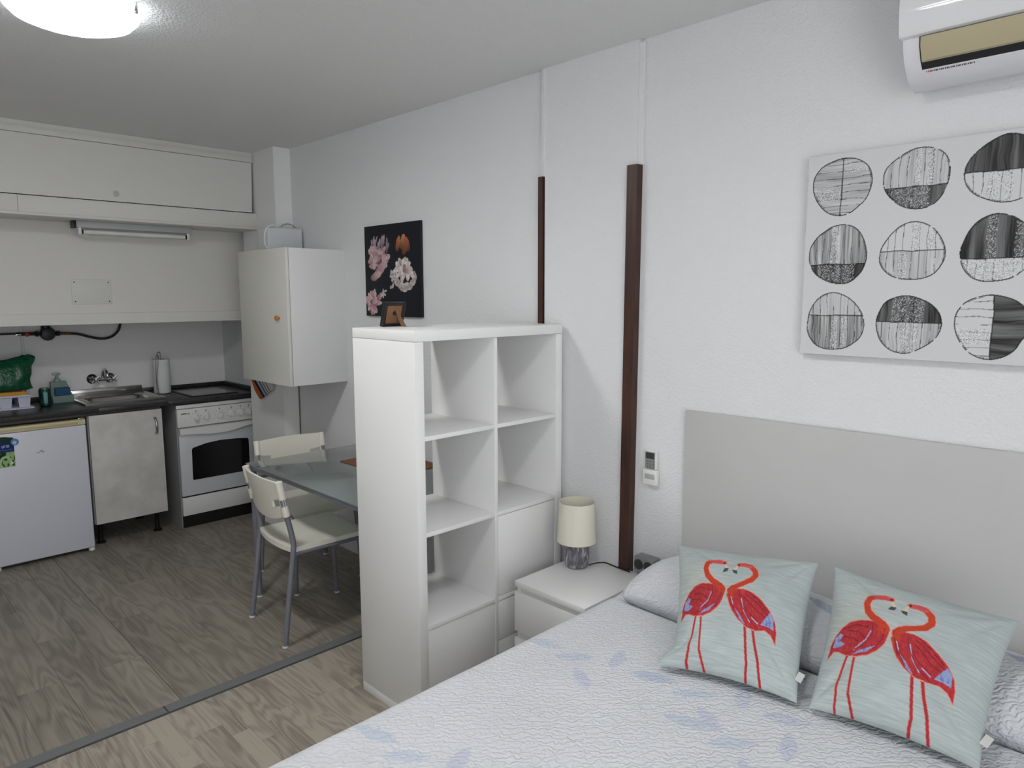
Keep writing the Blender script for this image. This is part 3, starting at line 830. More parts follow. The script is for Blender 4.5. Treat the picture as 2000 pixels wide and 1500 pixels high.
t.part('cross_bar', MB().tube([(TX0 + 0.03, TY0 + 0.05, TZ - 0.075), (TX1 - 0.03, TY0 + 0.05, TZ - 0.075)], 0.008, 10), GREYM)
for xx in (TX0 + 0.026, TX1 - 0.026):
    for yy in (TY0 + 0.026, TY1 - 0.032):
        lg = t.part('leg', MB().tube([(xx, yy, 0.008), (xx, yy, TZ - 0.0065)], 0.0165, 16), GREYM)
        t.part('foot', MB().lathe([(0.017, 0), (0.018, 0.008)], (xx, yy, 0), 16), PLASTW, lg)
single('placemat', MB().box(0.442, 0.755, 0.80, 1.258, TZ + 0.0004, TZ + 0.0034, 0.001), mat('brown_felt', (124, 82, 54), 0.9, bump=(200, 0.001)), 'brown rectangular placemat lying on the glass table', 'placemat')

CH = mat('chair_plastic', (230, 227, 214), 0.38)
def make_chair(loc, rz, label):
    t = Thing('dining_chair', label, 'chair', loc, rz, 'white dining chairs at the glass table', world=False)
    W = 0.198
    # seat: shallow dished plastic board
    nx, ny = 16, 14
    m = MB()
    top, bot = {}, {}
    for i in range(nx + 1):
        for j in range(ny + 1):
            u, v = i / nx, j / ny * 2 - 1
            x = -0.185 + 0.405 * u
            if i == 0:
                x += 0.0
            x -= 0.025 * (1 - v * v) * (1 - u) * 1.0
            wd = 0.195 - 0.004 * u
            y = wd * v
            z = 0.452 - 0.012 * (1 - v * v) * math.sin(math.pi * min(1, u * 1.1)) + 0.004 * u
            if u > 0.9:
                z -= 0.02 * ((u - 0.9) / 0.1) ** 2
            top[i, j] = m.bm.verts.new((x, y, z))
            e = 0.022 if (i in (0, nx) or j in (0, ny)) else 0.009
            bot[i, j] = m.bm.verts.new((x, y, z - e))
    for i in range(nx):
        for j in range(ny):
            m.bm.faces.new((top[i, j], top[i + 1, j], top[i + 1, j + 1], top[i, j + 1]))
            m.bm.faces.new((bot[i, j], bot[i, j + 1], bot[i + 1, j + 1], bot[i + 1, j]))
    for i in range(nx):
        for j in (0, ny):
            m.bm.faces.new((top[i, j], bot[i, j], bot[i + 1, j], top[i + 1, j]))
    for j in range(ny):
        for i in (0, nx):
            m.bm.faces.new((top[i, j], top[i, j + 1], bot[i, j + 1], bot[i, j]))
    t.part('seat', m, CH, angle=50)
    # backrest: curved plastic panel with two grip slots, wrapped round the posts
    def bx(y, z):
        k = (z - 0.48) / 0.29
        return -0.183 - 0.055 * k - 0.028 * (1 - (y / W) ** 2)
    m = MB()
    ny, nz = 28, 16
    front, back = {}, {}
    for i in range(ny + 1):
        for j in range(nz + 1):
            y = (i / ny * 2 - 1) * (W + 0.012)
            zlo = 0.582 + 0.030 * min(1, (abs(y) / W) ** 3) - 0.012 * (1 - (y / W) ** 2)
            zz = zlo + (0.768 - 0.004 * (abs(y) / W) - zlo) * j / nz
            x = bx(min(W, max(-W, y)), zz)
            if abs(y) > W - 0.006:
                x += 0.0
            front[i, j] = m.bm.verts.new((x + 0.006, y, zz))
            back[i, j] = m.bm.verts.new((x - 0.006, y, zz))
    def hole(i, j):
        y = ((i + 0.5) / ny * 2 - 1)
        return 0.56 < abs(y) < 0.86 and 5 <= j <= 7
    for i in range(ny):
        for j in range(nz):
            if hole(i, j):
                for (a, b2, ii, jj) in (((i, j), (i + 1, j), 0, -1), ((i + 1, j), (i + 1, j + 1), 1, 0), ((i + 1, j + 1), (i, j + 1), 0, 1), ((i, j + 1), (i, j), -1, 0)):
                    if not hole(i + ii, j + jj):
                        m.bm.faces.new((front[a], front[b2], back[b2], back[a]))
                continue
            m.bm.faces.new((front[i, j], front[i, j + 1], front[i + 1, j + 1], front[i + 1, j]))
            m.bm.faces.new((back[i, j], back[i + 1, j], back[i + 1, j + 1], back[i, j + 1]))
    for i in range(ny):
        for j in (0, nz):
            m.bm.faces.new((front[i, j], front[i + 1, j], back[i + 1, j], back[i, j]))
    for j in range(nz):
        for i in (0, ny):
            m.bm.faces.new((front[i, j], front[i, j + 1], back[i, j + 1], back[i, j]))
    br = t.part('backrest', m, CH, angle=45)
    for sy in (-1, 1):
        y = sy * W
        # sleeves of the backrest round the posts, with the post showing between them
        for a, b2 in ((0.607, 0.655), (0.688, 0.768)):
            t.part('sleeve', MB().tube([(bx(W, a), y, a), (bx(W, b2), y, b2)], 0.0165, 16), CH, br)
        rear = smoothpath([(-0.240, y * 1.02, 0.006), (-0.212, y, 0.22), (-0.184, y, 0.43), (-0.181, y, 0.475), (-0.190, y, 0.53), (-0.205, y, 0.60), (-0.239, y, 0.766)], 5)
        lg = t.part('rear_leg', MB().tube(rear, 0.0125, 14), GREYM)
        t.part('foot', MB().lathe([(0.0135, 0), (0.014, 0.007), (0.0128, 0.009)], (-0.241, y * 1.02, 0), 16), PLASTW, lg)
        fl = t.part('front_leg', MB().tube(smoothpath([(0.212, y * 0.98, 0.006), (0.20, y * 0.95, 0.25), (0.185, y * 0.9, 0.418)], 4), 0.0115, 14), GREYM)
        t.part('foot', MB().lathe([(0.0125, 0), (0.013, 0.007), (0.0118, 0.009)], (0.2125, y * 0.98, 0), 16), PLASTW, fl)
        t.part('seat_rail', MB().tube([(-0.184, y, 0.42), (-0.165, y * 0.97, 0.421), (0.185, y * 0.9, 0.420)], 0.010, 12), GREYM)
    return t
make_chair((0.192, 1.115, 0), math.radians(-4.1), 'white plastic chair with grey legs at the long side of the table')
make_chair((0.452, 1.612, 0), math.radians(-93), 'white plastic chair with grey legs at the table end by the oven')

# ================================================================== SHELF UNIT
KW, KH, KD = 0.764, 1.464, 0.39
t = Thing('shelf_unit', 'tall white cube shelf unit standing as divider between table and bed', 'shelf unit', (KW / 2, KD / 2, 0))
t.part('top_board', MB().box(0, KW, 0, KD, 1.4265, KH, 0.002), WHITE)
t.part('bottom_board', MB().box(0, KW, 0, KD, 0.0, 0.0375, 0.002), WHITE)
t.part('side_panel', MB().box(0, 0.038, 0.0005, KD - 0.0005, 0.0385, 1.4255, 0.0015), WHITE)
t.part('side_panel', MB().box(KW - 0.038, KW, 0.0005, KD - 0.0005, 0.0385, 1.4255, 0.0015), WHITE)
t.part('divider', MB().box(0.374, 0.390, 0.001, KD - 0.001, 0.0385, 1.4255, 0.001), WHITE)
for z in (0.373, 0.724, 1.075):
    t.part('shelf', MB().box(0.0385, 0.3735, 0.0015, KD - 0.001, z, z + 0.016, 0.001), WHITE)
    t.part('shelf', MB().box(0.3905, KW - 0.0385, 0.0015, KD - 0.001, z, z + 0.016, 0.001), WHITE)
t.part('door', MB().box(0.393, KW - 0.041, 0.004, 0.020, 0.3915, 0.7215, 0.0015), WHITE)
t.part('door', MB().box(0.0405, 0.3715, 0.006, 0.022, 0.041, 0.3705, 0.0015), WHITE)
for z in (0.041, 0.207):
    t.part('drawer', MB().box(0.393, KW - 0.041, 0.004, 0.020, z, z + 0.163, 0.0015), WHITE)
t.part('insert_box', MB().box(0.404, KW - 0.052, 0.0205, 0.37, 0.055, 0.360), WHITE)
t.part('insert_box', MB().box(0.404, KW - 0.052, 0.0205, 0.37, 0.405, 0.708), WHITE)
t.part('insert_box', MB().box(0.052, 0.36, 0.0225, 0.37, 0.055, 0.358), WHITE)

# photo frame seen from behind
t = Thing('photo_frame', 'small dark photo frame seen from behind on the shelf unit', 'photo frame', (0.17, 0.36, KH))
def tilt(m, y0=0.372, ang=18):
    Rm = Matrix.Rotation(math.radians(ang), 3, 'X')
    for v in m.bm.verts:
        v.co = Rm @ (v.co - Vector((0, y0, KH))) + Vector((0, y0, KH))
    return m
m = MB()
for a in ((0.112, 0.126, KH + 0.003, KH + 0.102), (0.197, 0.211, KH + 0.003, KH + 0.102), (0.126, 0.197, KH + 0.003, KH + 0.016), (0.126, 0.197, KH + 0.089, KH + 0.102)):
    m.box(a[0], a[1], 0.358, 0.374, a[2], a[3], 0.0015)
t.part('frame', tilt(m), mat('dark_frame', (24, 22, 22), 0.35))
t.part('backing_board', tilt(MB().box(0.126, 0.197, 0.362, 0.366, KH + 0.016, KH + 0.089)), mat('brown_board', (136, 98, 70), 0.8))
t.part('stand', MB().hexa([(0.165, 0.298, KH + 0.0005), (0.186, 0.298, KH + 0.0005), (0.186, 0.302, KH + 0.0005), (0.165, 0.302, KH + 0.0005), (0.162, 0.334, KH + 0.064), (0.172, 0.334, KH + 0.064), (0.172, 0.338, KH + 0.064), (0.162, 0.338, KH + 0.064)]), MATS['brown_board'])
t.part('pivot', tilt(MB().lathe([(0.010, 0), (0.009, -0.003)], (0.166, 0.362, KH + 0.058), 16, (0, 1, 0))), MATS['dark_frame'])

# ================================================================== FLOWER PICTURE
nu = nv = 190
U, V = np.meshgrid(np.linspace(0, 1, nu), np.linspace(0, 1, nv), indexing='ij')     # u to the right, v down as seen
Cc = np.zeros((nu, nv, 3)) + lin(22, 24, 32)
Cc *= (0.8 + 0.4 * vnoise(U * 6, V * 6, 5))[..., None]
rn = random.Random(11)
def petal(cx, cy, ang, ln, wd, col, shade):
    a = math.radians(ang)
    x = (U - cx) * math.cos(a) + (V - cy) * math.sin(a)
    y = -(U - cx) * math.sin(a) + (V - cy) * math.cos(a)
    e = (x / ln) ** 2 + (y / wd) ** 2 + 0.25 * (vnoise(U * 40 + cx * 99, V * 40 + cy * 77) - 0.5)
    mk = e < 1
    k = np.clip(0.55 + 0.5 * x / ln + 0.25 * (vnoise(U * 70, V * 70, 3) - 0.5), 0, 1)[..., None]
    Cc[mk] = (np.array(shade) * (1 - k) + np.array(col) * k)[mk]
def bloom(cx, cy, rx, ry, cols, n, k0=0.15):
    for i in range(n):
        rr = 1 - i / n
        a = rn.uniform(0, 360)
        d = rr * 0.75
        c, s_ = cols[rn.randrange(len(cols))]
        petal(cx + rx * d * math.cos(math.radians(a)), cy + ry * d * math.sin(math.radians(a)), a + rn.uniform(-25, 25), rx * rn.uniform(0.28, 0.45), ry * rn.uniform(0.16, 0.28), lin(*c), lin(*s_))
PK = [((206, 172, 176), (96, 62, 68)), ((188, 148, 152), (70, 44, 52)), ((214, 190, 192), (120, 84, 90))]
WH = [((226, 218, 214), (140, 118, 112)), ((214, 202, 198), (110, 88, 84)), ((232, 226, 222), (170, 150, 146))]
for i in range(26):
    petal(0.13 + 0.3 * rn.random(), 0.17 + 0.09 * rn.random(), -75 + rn.uniform(-18, 18), 0.07, 0.012, lin(186, 168, 176), lin(60, 50, 60))
bloom(0.25, 0.36, 0.21, 0.15, PK, 60)
petal(0.27, 0.50, -38, 0.17, 0.055, lin(206, 170, 172), lin(110, 72, 78))
petal(0.20, 0.55, -18, 0.10, 0.04, lin(214, 188, 186), lin(130, 92, 94))
bloom(0.13, 0.84, 0.17, 0.13, PK, 46)
bloom(0.33, 0.74, 0.07, 0.05, WH, 10)
for (x, y, a, c) in ((0.62, 0.22, -75, (190, 122, 84)), (0.70, 0.20, -70, (206, 140, 98)), (0.78, 0.23, -110, (176, 108, 72)), (0.74, 0.27, -60, (158, 96, 66))):
    petal(x, y, a, 0.085, 0.038, lin(*c), lin(70, 38, 28))
for i in range(14):
    a = 10 + i * 13
    petal(0.73 + 0.17 * rn.uniform(0.85, 1.15) * math.cos(math.radians(a)), 0.54 + 0.15 * rn.uniform(0.8, 1.15) * math.sin(math.radians(a)), a + 90 + rn.uniform(-30, 30), 0.055, 0.032, lin(228, 222, 218), lin(150, 130, 126))
bloom(0.72, 0.49, 0.17, 0.13, WH, 40)
petal(0.75, 0.51, 10, 0.05, 0.025, lin(200, 160, 162), lin(130, 92, 96))
for i in range(16):
    petal(0.48 + 0.1 * rn.random(), 0.48 + 0.2 * rn.random(), rn.uniform(0, 180), 0.022, 0.016, lin(222, 214, 210), lin(120, 100, 98))
Y0, Y1, Z0, Z1 = 1.497, 0.986, 1.470, 1.964
FX = 0.786
t = Thing('flower_picture', 'dark square canvas print of pink and white flowers on the wall', 'picture', (FX, 1.24, Z0))
t.part('stretcher', MB().box(FX + 0.0006, XW - 0.0005, Y1, Y0, Z0, Z1, 0.0015), mat('canvas_black', (24, 24, 28), 0.7))
pos = np.stack([np.full_like(U, FX), Y0 + (Y1 - Y0) * U, Z1 + (Z0 - Z1) * V], -1) - np.array([FX, 1.24, Z0])
obj('print', rgrid('print', pos[:, ::-1], Cc[:, ::-1], attr_mat('flower_print', 0.55)), t.e)

# ================================================================== CIRCLE CANVAS
nu = nv = 430
U, V = np.meshgrid(np.linspace(0, 0.6, nu), np.linspace(0, 0.6, nv), indexing='ij')
Cc = np.zeros((nu, nv, 3)) + lin(212, 213, 213)
INK = lin(30, 29, 29)
GLI = np.random.RandomState(5).rand(nu, nv)
wob = 0.004 * (vnoise(U * 30, V * 30, 1) - 0.5)
def circ(ci, cj, split, s, A, B):
    cx, cy, r = 0.1 + 0.2 * ci, 0.096 + 0.202 * cj, 0.083
    sq = 1.0 + 0.05 * math.sin(ci * 3 + cj * 5)
    x, y = (U - cx) + wob, (V - cy) * sq + wob
    rr = np.hypot(x, y) + 0.0035 * np.sin(3 * np.arctan2(y, x) + ci + 2 * cj)
    ins = rr < r
    if split == 'v':
        p, q, = y, x - s * r
    else:
        p, q = x, y - s * r
    a_side = q < 0
    for side, (st, dk, gl) in ((a_side, A), (~a_side, B)):
        mk = ins & side
        streak = vnoise(p * 420 + wob * 300, q * 14, ci * 7 + cj)
        broad = vnoise(p * 90, q * 6 + 3, ci * 5 + cj * 3)
        if st == 'dark':
            al = np.clip(0.86 + 0.3 * (broad - 0.45) + 0.12 * (streak - 0.5), 0, 1)
            paint(Cc, mk, INK, al)
        elif st == 'grey':
            al = np.clip(dk * (0.25 + 1.2 * (broad * 0.6 + streak * 0.6 - 0.35)), 0, 0.9)
            paint(Cc, mk, INK, al)
        pitch = 0.0205
        off = wob * 0.35
        ln = np.abs(((p + off + 0.3) % pitch) - pitch / 2) < 0.0009
        fade = vnoise(p * 60, q * 30, 4) > 0.25
        paint(Cc, mk & ln & fade, INK, 0.75 if st != 'dark' else 0.3)
        for g0, g1 in gl:
            gm = mk & (p > g0 * r) & (p < g1 * r)
            paint(Cc, gm & (GLI > (0.84 if st == 'dark' else 0.62)), lin(232, 234, 236), 0.8)
            paint(Cc, gm & (GLI < 0.22), lin(70, 70, 72), 0.6)
    paint(Cc, ins & (np.abs(q) < 0.0016), INK, 0.85)
    brk = vnoise(np.arctan2(y, x) * 6 + 9, rr * 0 + 1, ci + cj * 3) > 0.10
    paint(Cc, (np.abs(rr - r) < 0.0015) & brk, INK, 0.92)
    paint(Cc, (np.abs(rr - r * 0.965) < 0.0008) & (vnoise(np.arctan2(y, x) * 3, rr * 0, 8) > 0.62), INK, 0.7)
circ(0, 0, 'v', 0.0, ('grey', 0.55, [(0.05, 0.5)]), ('grey', 0.45, [(-0.6, -0.45)]))
circ(1, 0, 'h', 0.28, ('grey', 0.4, [(-0.05, 0.14), (0.3, 0.5)]), ('dark', 1, [(-0.85, 0.4)]))
circ(2, 0, 'h', 0.02, ('dark', 1, []), ('line', 0, [(-0.4, -0.08), (0.02, 0.28), (0.62, 0.8)]))
circ(0, 1, 'h', 0.32, ('grey', 0.75, [(-0.25, 0.0)]), ('dark', 1, [(-0.7, 0.6)]))
circ(1, 1, 'h', -0.05, ('line', 0, [(-0.05, 0.22), (0.5, 0.66)]), ('grey', 0.35, [(-0.4, -0.15)]))
circ(2, 1, 'h', 0.28, ('dark', 0.8, [(-0.3, -0.02), (0.45, 0.75)]), ('line', 0, [(-1, 1)]))
circ(0, 2, 'h', -0.24, ('grey', 0.3, []), ('grey', 0.8, [(-0.1, 0.12), (0.25, 0.42)]))
circ(1, 2, 'h', -0.06, ('dark', 1, [(-0.5, 0.5)]), ('grey', 0.45, [(-0.2, 0.1), (0.15, 0.35)]))
circ(2, 2, 'v', 0.05, ('line', 0, [(0.1, 0.6)]), ('dark', 0.9, []))
CXF = 0.773
t = Thing('circle_canvas', 'square white canvas painted with nine black and grey circles', 'picture', (CXF, -1.3, 1.4))
t.part('stretcher', MB().box(CXF + 0.0006, XW - 0.0005, -1.602, -0.994, 1.399, 2.004, 0.002), mat('canvas_white', (212, 213, 213), 0.8))
pos = np.stack([np.full_like(U, CXF), -0.995 - U * (0.606 / 0.6), 2.003 - V * (0.603 / 0.6)], -1) - np.array([CXF, -1.3, 1.4])
obj('painting', rgrid('painting', pos[:, ::-1], Cc[:, ::-1], attr_mat('circle_paint', 0.6)), t.e)

# ================================================================== AIR CONDITIONER
t = Thing('air_conditioner', 'white wall air conditioner with open beige louver above the bed', 'air conditioner', (0.70, -1.7, 2.13))
AC0, AC1 = -1.288, -2.10
ACW = mat('ac_white', (226, 226, 230), 0.25)
body = [(XW - 0.0005, 2.145), (0.742, 2.128), (0.705, 2.132), (0.672, 2.150), (0.640, 2.182), (0.622, 2.215), (0.618, 2.245), (0.612, 2.42), (0.64, 2.44), (XW - 0.0005, 2.44)]
t.part('body', MB().prism(body, AC0, AC1, 'y'), ACW)
t.part('front_panel', MB().prism([(0.6185, 2.236), (0.601, 2.238), (0.594, 2.25), (0.588, 2.30), (0.588, 2.36), (0.597, 2.425), (0.611, 2.442), (0.618, 2.43)], AC0 + 0.004, AC1 - 0.004, 'y'), mat('ac_gloss', (232, 232, 234), 0.06, coat=0.5))
def onface(k, off):
    """point on the curved lower face, k 0..1 downwards"""
    P = [(0.6185, 2.236), (0.622, 2.213), (0.640, 2.182), (0.663, 2.160)]
    s_ = k * (len(P) - 1); i = min(int(s_), len(P) - 2); tt = s_ - i
    x = P[i][0] * (1 - tt) + P[i + 1][0] * tt; z = P[i][1] * (1 - tt) + P[i + 1][1] * tt
    nx, nz = (P[i + 1][1] - P[i][1]), -(P[i + 1][0] - P[i][0])
    l = math.hypot(nx, nz)
    return (x + nx / l * off, z + nz / l * off)
op = t.part('outlet', MB().prism([onface(0.0, 0.0006), onface(0.33, 0.0006), onface(0.66, 0.0006), onface(0.97, 0.0006), onface(0.97, -0.004), onface(0.5, -0.004), onface(0.0, -0.004)], AC0 - 0.038, AC1 + 0.038, 'y'), BLACK)
t.part('louver', MB().prism([onface(0.02, 0.004), onface(0.33, 0.0055), onface(0.66, 0.005), onface(0.72, 0.001), onface(0.5, 0.001), onface(0.05, 0.001)], AC0 - 0.042, AC1 + 0.042, 'y'), mat('louver_beige', (182, 172, 140), 0.5))
for k in range(26):
    wv = 0.0018 + 0.001 * (k % 3)
    a = AC0 - 0.047 - k * 0.0042
    t.part('lettering', MB().prism([onface(0.99, 0.0012), onface(0.995, 0.0012), (onface(0.995, 0.0012)[0] + 0.003, onface(0.995, 0.0012)[1] - 0.003), (onface(0.99, 0.0012)[0] + 0.003, onface(0.99, 0.0012)[1] - 0.003)], a, a - wv, 'y'), mat('ac_print', (96, 84, 84), 0.5) if k > 2 else mat('ac_red', (160, 60, 60), 0.5))

# ================================================================== REMOTE, SOCKET
t = Thing('remote_holder', 'white plastic cradle screwed to the wall holding the remote', 'holder', (XW, -0.435, 0.86))
t.part('cradle', MB().box(0.779, XW - 0.0005, -0.467, -0.402, 0.858, 0.918, 0.005), PLASTW)
t.part('slot', MB().box(0.7783, 0.7792, -0.458, -0.413, 0.882, 0.902, 0.0003), mat('slot_grey', (176, 178, 180), 0.4))
t = Thing('remote_control', 'grey and white air conditioner remote in the wall cradle', 'remote', (0.79, -0.435, 0.918))
t.part('shell', MB().box(0.783, 0.802, -0.461, -0.408, 0.9185, 0.992, 0.005), PLASTW)
fp = t.part('face', MB().box(0.7818, 0.783, -0.456, -0.412, 0.922, 0.988, 0.0005), mat('remote_grey', (142, 144, 142), 0.4))
t.part('screen', MB().box(0.7808, 0.7818, -0.453, -0.415, 0.961, 0.985, 0.0003), mat('lcd', (58, 62, 60), 0.25), fp)
for rI in range(3):
    for cI in range(3):
        yy = -0.420 - cI * 0.0125
        zz = 0.951 - rI * 0.011
        t.part('button', MB().box(0.7803, 0.7818, yy - 0.008, yy, zz - 0.003, zz + 0.003, 0.0008), mat('button_green', (60, 120, 96), 0.4) if rI == 0 and cI == 0 else mat('button_grey', (112, 114, 114), 0.4), fp)

t = Thing('double_socket', 'grey surface mounted double power socket beside the nightstand', 'socket', (XW, -0.435, 0.51))
SOCK = mat('socket_grey', (140, 142, 143), 0.35, metal=0.2)
t.part('box', MB().box(0.751, XW - 0.0005, -0.480, -0.390, 0.512, 0.572, 0.004), SOCK)
for yy in (-0.413, -0.457):
    rg = t.part('outlet', MB().lathe([(0.0205, 0.0), (0.0205, -0.0015), (0.018, -0.002)], (0.751, yy, 0.542), 28, (1, 0, 0)), mat('socket_dark', (40, 41, 43), 0.4))
    for dz in (-0.006, 0.006):
        t.part('hole', MB().lathe([(0.0025, -0.002), (0.0022, -0.0026)], (0.751, yy, 0.542 + dz), 10, (1, 0, 0)), BLACK, rg)

# ================================================================== NIGHTSTAND AND LAMP
NX0, NX1, NY0, NY1, NZ = 0.385, 0.784, -0.445, -0.095, 0.49
t = Thing('nightstand', 'white two drawer nightstand between shelf unit and bed', 'nightstand', ((NX0 + NX1) / 2, (NY0 + NY1) / 2, 0))
t.part('top', MB().box(NX0, NX1, NY0, NY1, NZ - 0.022, NZ, 0.002), WHITE)
t.part('side_panel', MB().box(NX0 + 0.012, NX1, NY1 - 0.022, NY1 - 0.006, 0, NZ - 0.0225), WHITE)
t.part('side_panel', MB().box(NX0 + 0.012, NX1, NY0 + 0.006, NY0 + 0.022, 0, NZ - 0.0225), WHITE)
t.part('back_panel', MB().box(NX1 - 0.006, NX1 - 0.001, NY0 + 0.022, NY1 - 0.022, 0.04, NZ - 0.0225), WHITE)
t.part('rail', MB().box(NX0 + 0.0135, NX0 + 0.03, NY0 + 0.022, NY1 - 0.022, NZ - 0.075, NZ - 0.0225), WHITE2)
t.part('rail', MB().box(NX0 + 0.0135, NX0 + 0.03, NY0 + 0.022, NY1 - 0.022, 0.235, 0.295), WHITE2)
for a, b2 in ((0.290, 0.447), (0.075, 0.262)):
    t.part('drawer', MB().box(NX0 - 0.002, NX0 + 0.0115, NY0 + 0.001, NY1 - 0.001, a, b2, 0.0015), WHITE)
t.part('drawer_box', MB().box(NX0 + 0.045, NX1 - 0.02, NY0 + 0.03, NY1 - 0.03, 0.05, 0.42), WHITE2)

LX, LY = 0.668, -0.168
t = Thing('table_lamp', 'small table lamp with cream shade and grey marble base', 'lamp', (LX, LY, NZ))
def marble():
    m = bpy.data.materials.new('grey_marble')
    m.use_nodes = True
    nt = m.node_tree
    N, L = nt.nodes, nt.links
    b = N['Principled BSDF']; b.inputs['Roughness'].default_value = 0.3
    geo = N.new('ShaderNodeNewGeometry')
    mp = N.new('ShaderNodeMapping'); mp.inputs['Scale'].default_value = (1, 1, 0.45)
    L.new(geo.outputs['Position'], mp.inputs['Vector'])
    nz = N.new('ShaderNodeTexNoise'); nz.inputs['Scale'].default_value = 32; nz.inputs['Detail'].default_value = 8; nz.inputs['Distortion'].default_value = 1.6
    L.new(mp.outputs[0], nz.inputs['Vector'])
    cr = N.new('ShaderNodeValToRGB')
    e = cr.color_ramp.elements
    e[0].position = 0.42; e[0].color = (*s2l((96, 96, 104)), 1)
    e[1].position = 0.72; e[1].color = (*s2l((214, 214, 218)), 1)
    k = e.new(0.55); k.color = (*s2l((134, 133, 140)), 1)
    L.new(nz.outputs['Fac'], cr.inputs[0]); L.new(cr.outputs[0], b.inputs['Base Color'])
    return m
t.part('base', MB().lathe([(0.040, 0.0004), (0.046, 0.006), (0.051, 0.035), (0.0525, 0.06), (0.050, 0.085), (0.042, 0.108), (0.026, 0.120), (0.012, 0.123)], (LX, LY, NZ), 40), marble())
t.part('stem', MB().lathe([(0.010, 0.121), (0.010, 0.16), (0.013, 0.162), (0.013, 0.20)], (LX, LY, NZ), 16), PLASTW)
SH = mat('cream_fabric', (236, 232, 216), 0.85, bump=(260, 0.0008))
sh = t.part('shade', MB().lathe([(0.079, 0.108), (0.0725, 0.268), (0.071, 0.268), (0.0775, 0.108)], (LX, LY, NZ), 56, caps=False), SH)
for zz, r0 in ((0.108, 0.079), (0.268, 0.0725)):
    t.part('shade_rim', MB().lathe([(r0 + 0.0008, zz - 0.001), (r0 + 0.0008, zz + 0.003), (r0 - 0.002, zz + 0.003), (r0 - 0.002, zz - 0.001), (r0 + 0.0008, zz - 0.001)], (LX, LY, NZ), 56, caps=False), SH, sh)
t.part('shade_ring', MB().tube([(LX - 0.076, LY, NZ + 0.163), (LX + 0.076, LY, NZ + 0.163)], 0.0015, 8), PLASTW)
t.part('bulb', MB().lathe([(0.011, 0.2), (0.013, 0.21), (0.021, 0.225), (0.021, 0.238), (0.012, 0.25), (0.002, 0.253)], (LX, LY, NZ), 20), mat('bulb_glass', (230, 226, 206), 0.3))
t.part('cord', MB().tube(smoothpath([(LX + 0.035, LY - 0.036, NZ + 0.004), (LX + 0.060, LY - 0.058, NZ + 0.012), (0.745, -0.255, NZ + 0.016), (0.762, -0.285, NZ + 0.006), (0.765, -0.325, NZ + 0.004), (0.762, -0.365, NZ + 0.0035)]), 0.003, 8), BLACK)

# ================================================================== HEADBOARD AND BED
single('headboard', MB().box(0.785, XW - 0.0005, -2.02, -0.579, 0.0, 1.167, 0.002), mat('headboard_grey', (190, 190, 188), 0.55, var=(2, (196, 196, 194), (1, 1, 1))), 'plain pale grey headboard panel fixed to the wall', 'headboard')
BX0, BX1, BY0, BY1, BZ = -1.13, 0.782, -1.905, -0.505, 0.548
t = Thing('bed_base', 'low bed base and mattress hidden under the pale blue bedspread', 'bed', ((BX0 + BX1) / 2, (BY0 + BY1) / 2, 0))
t.part('frame', MB().box(BX0 + 0.04, BX1 - 0.004, BY0 + 0.04, BY1 - 0.04, 0.10, 0.26, 0.01), mat('bed_fabric', (90, 88, 86), 0.9))
t.part('mattress', MB().box(BX0 + 0.03, BX1 - 0.004, BY0 + 0.03, BY1 - 0.03, 0.262, 0.522, 0.04, 4), mat('mattress_white', (224, 224, 222), 0.9))
for sx in (BX0 + 0.12, BX1 - 0.12):
    for sy in (BY0 + 0.12, BY1 - 0.12):
        t.part('leg', MB().lathe([(0.02, 0), (0.026, 0.1)], (sx, sy, 0), 14), BLACK)
# bedspread: one cloth, over the mattress, tucked under and drawn over the pillows
def cross(tn):
    """(y, z0, top) along the cloth from the side by the nightstand over the top to the far side"""
    R = 0.045
    H = BZ - R - 0.14
    a = math.pi / 2 * R
    Wt = (BY1 - BY0) - 2 * R
    s_ = tn * (2 * H + 2 * a + Wt)
    if s_ < H:
        return BY1 + 0.006 * math.sin(s_ * 20), 0.14 + s_, 0.0
    s_ -= H
    if s_ < a:
        an = s_ / R
        return BY1 - R + R * math.cos(an), BZ - R + R * math.sin(an), math.sin(an)
    s_ -= a
    if s_ < Wt:
        return BY1 - R - s_, BZ, 1.0
    s_ -= Wt
    if s_ < a:
        an = s_ / R
        return BY0 + R - R * math.sin(an), BZ - R + R * math.cos(an), math.cos(an)
    return BY0, BZ - R - (s_ - a), 0.0
TUCK = 0.440
PROF = [(0.452, -0.016), (0.446, -0.014), (0.432, 0.004), (0.420, 0.024), (0.418, 0.045), (0.430, 0.068), (0.458, 0.090), (0.51, 0.112), (0.58, 0.124), (0.66, 0.118), (0.73, 0.096), (0.778, 0.066)]
PR = [(v.x, v.z) for v in smoothpath([(a, 0, b) for a, b in PROF], 8)]
xs = list(np.linspace(BX0, TUCK - 0.03, 215)) + list(np.linspace(TUCK - 0.026, TUCK + 0.006, 9))
nflat = len(xs)
xs = np.array(xs + list(np.linspace(TUCK + 0.009, BX1 - 0.002, len(PR))))
ts = np.linspace(0, 1, 330)
pos = np.zeros((len(xs), len(ts), 3))
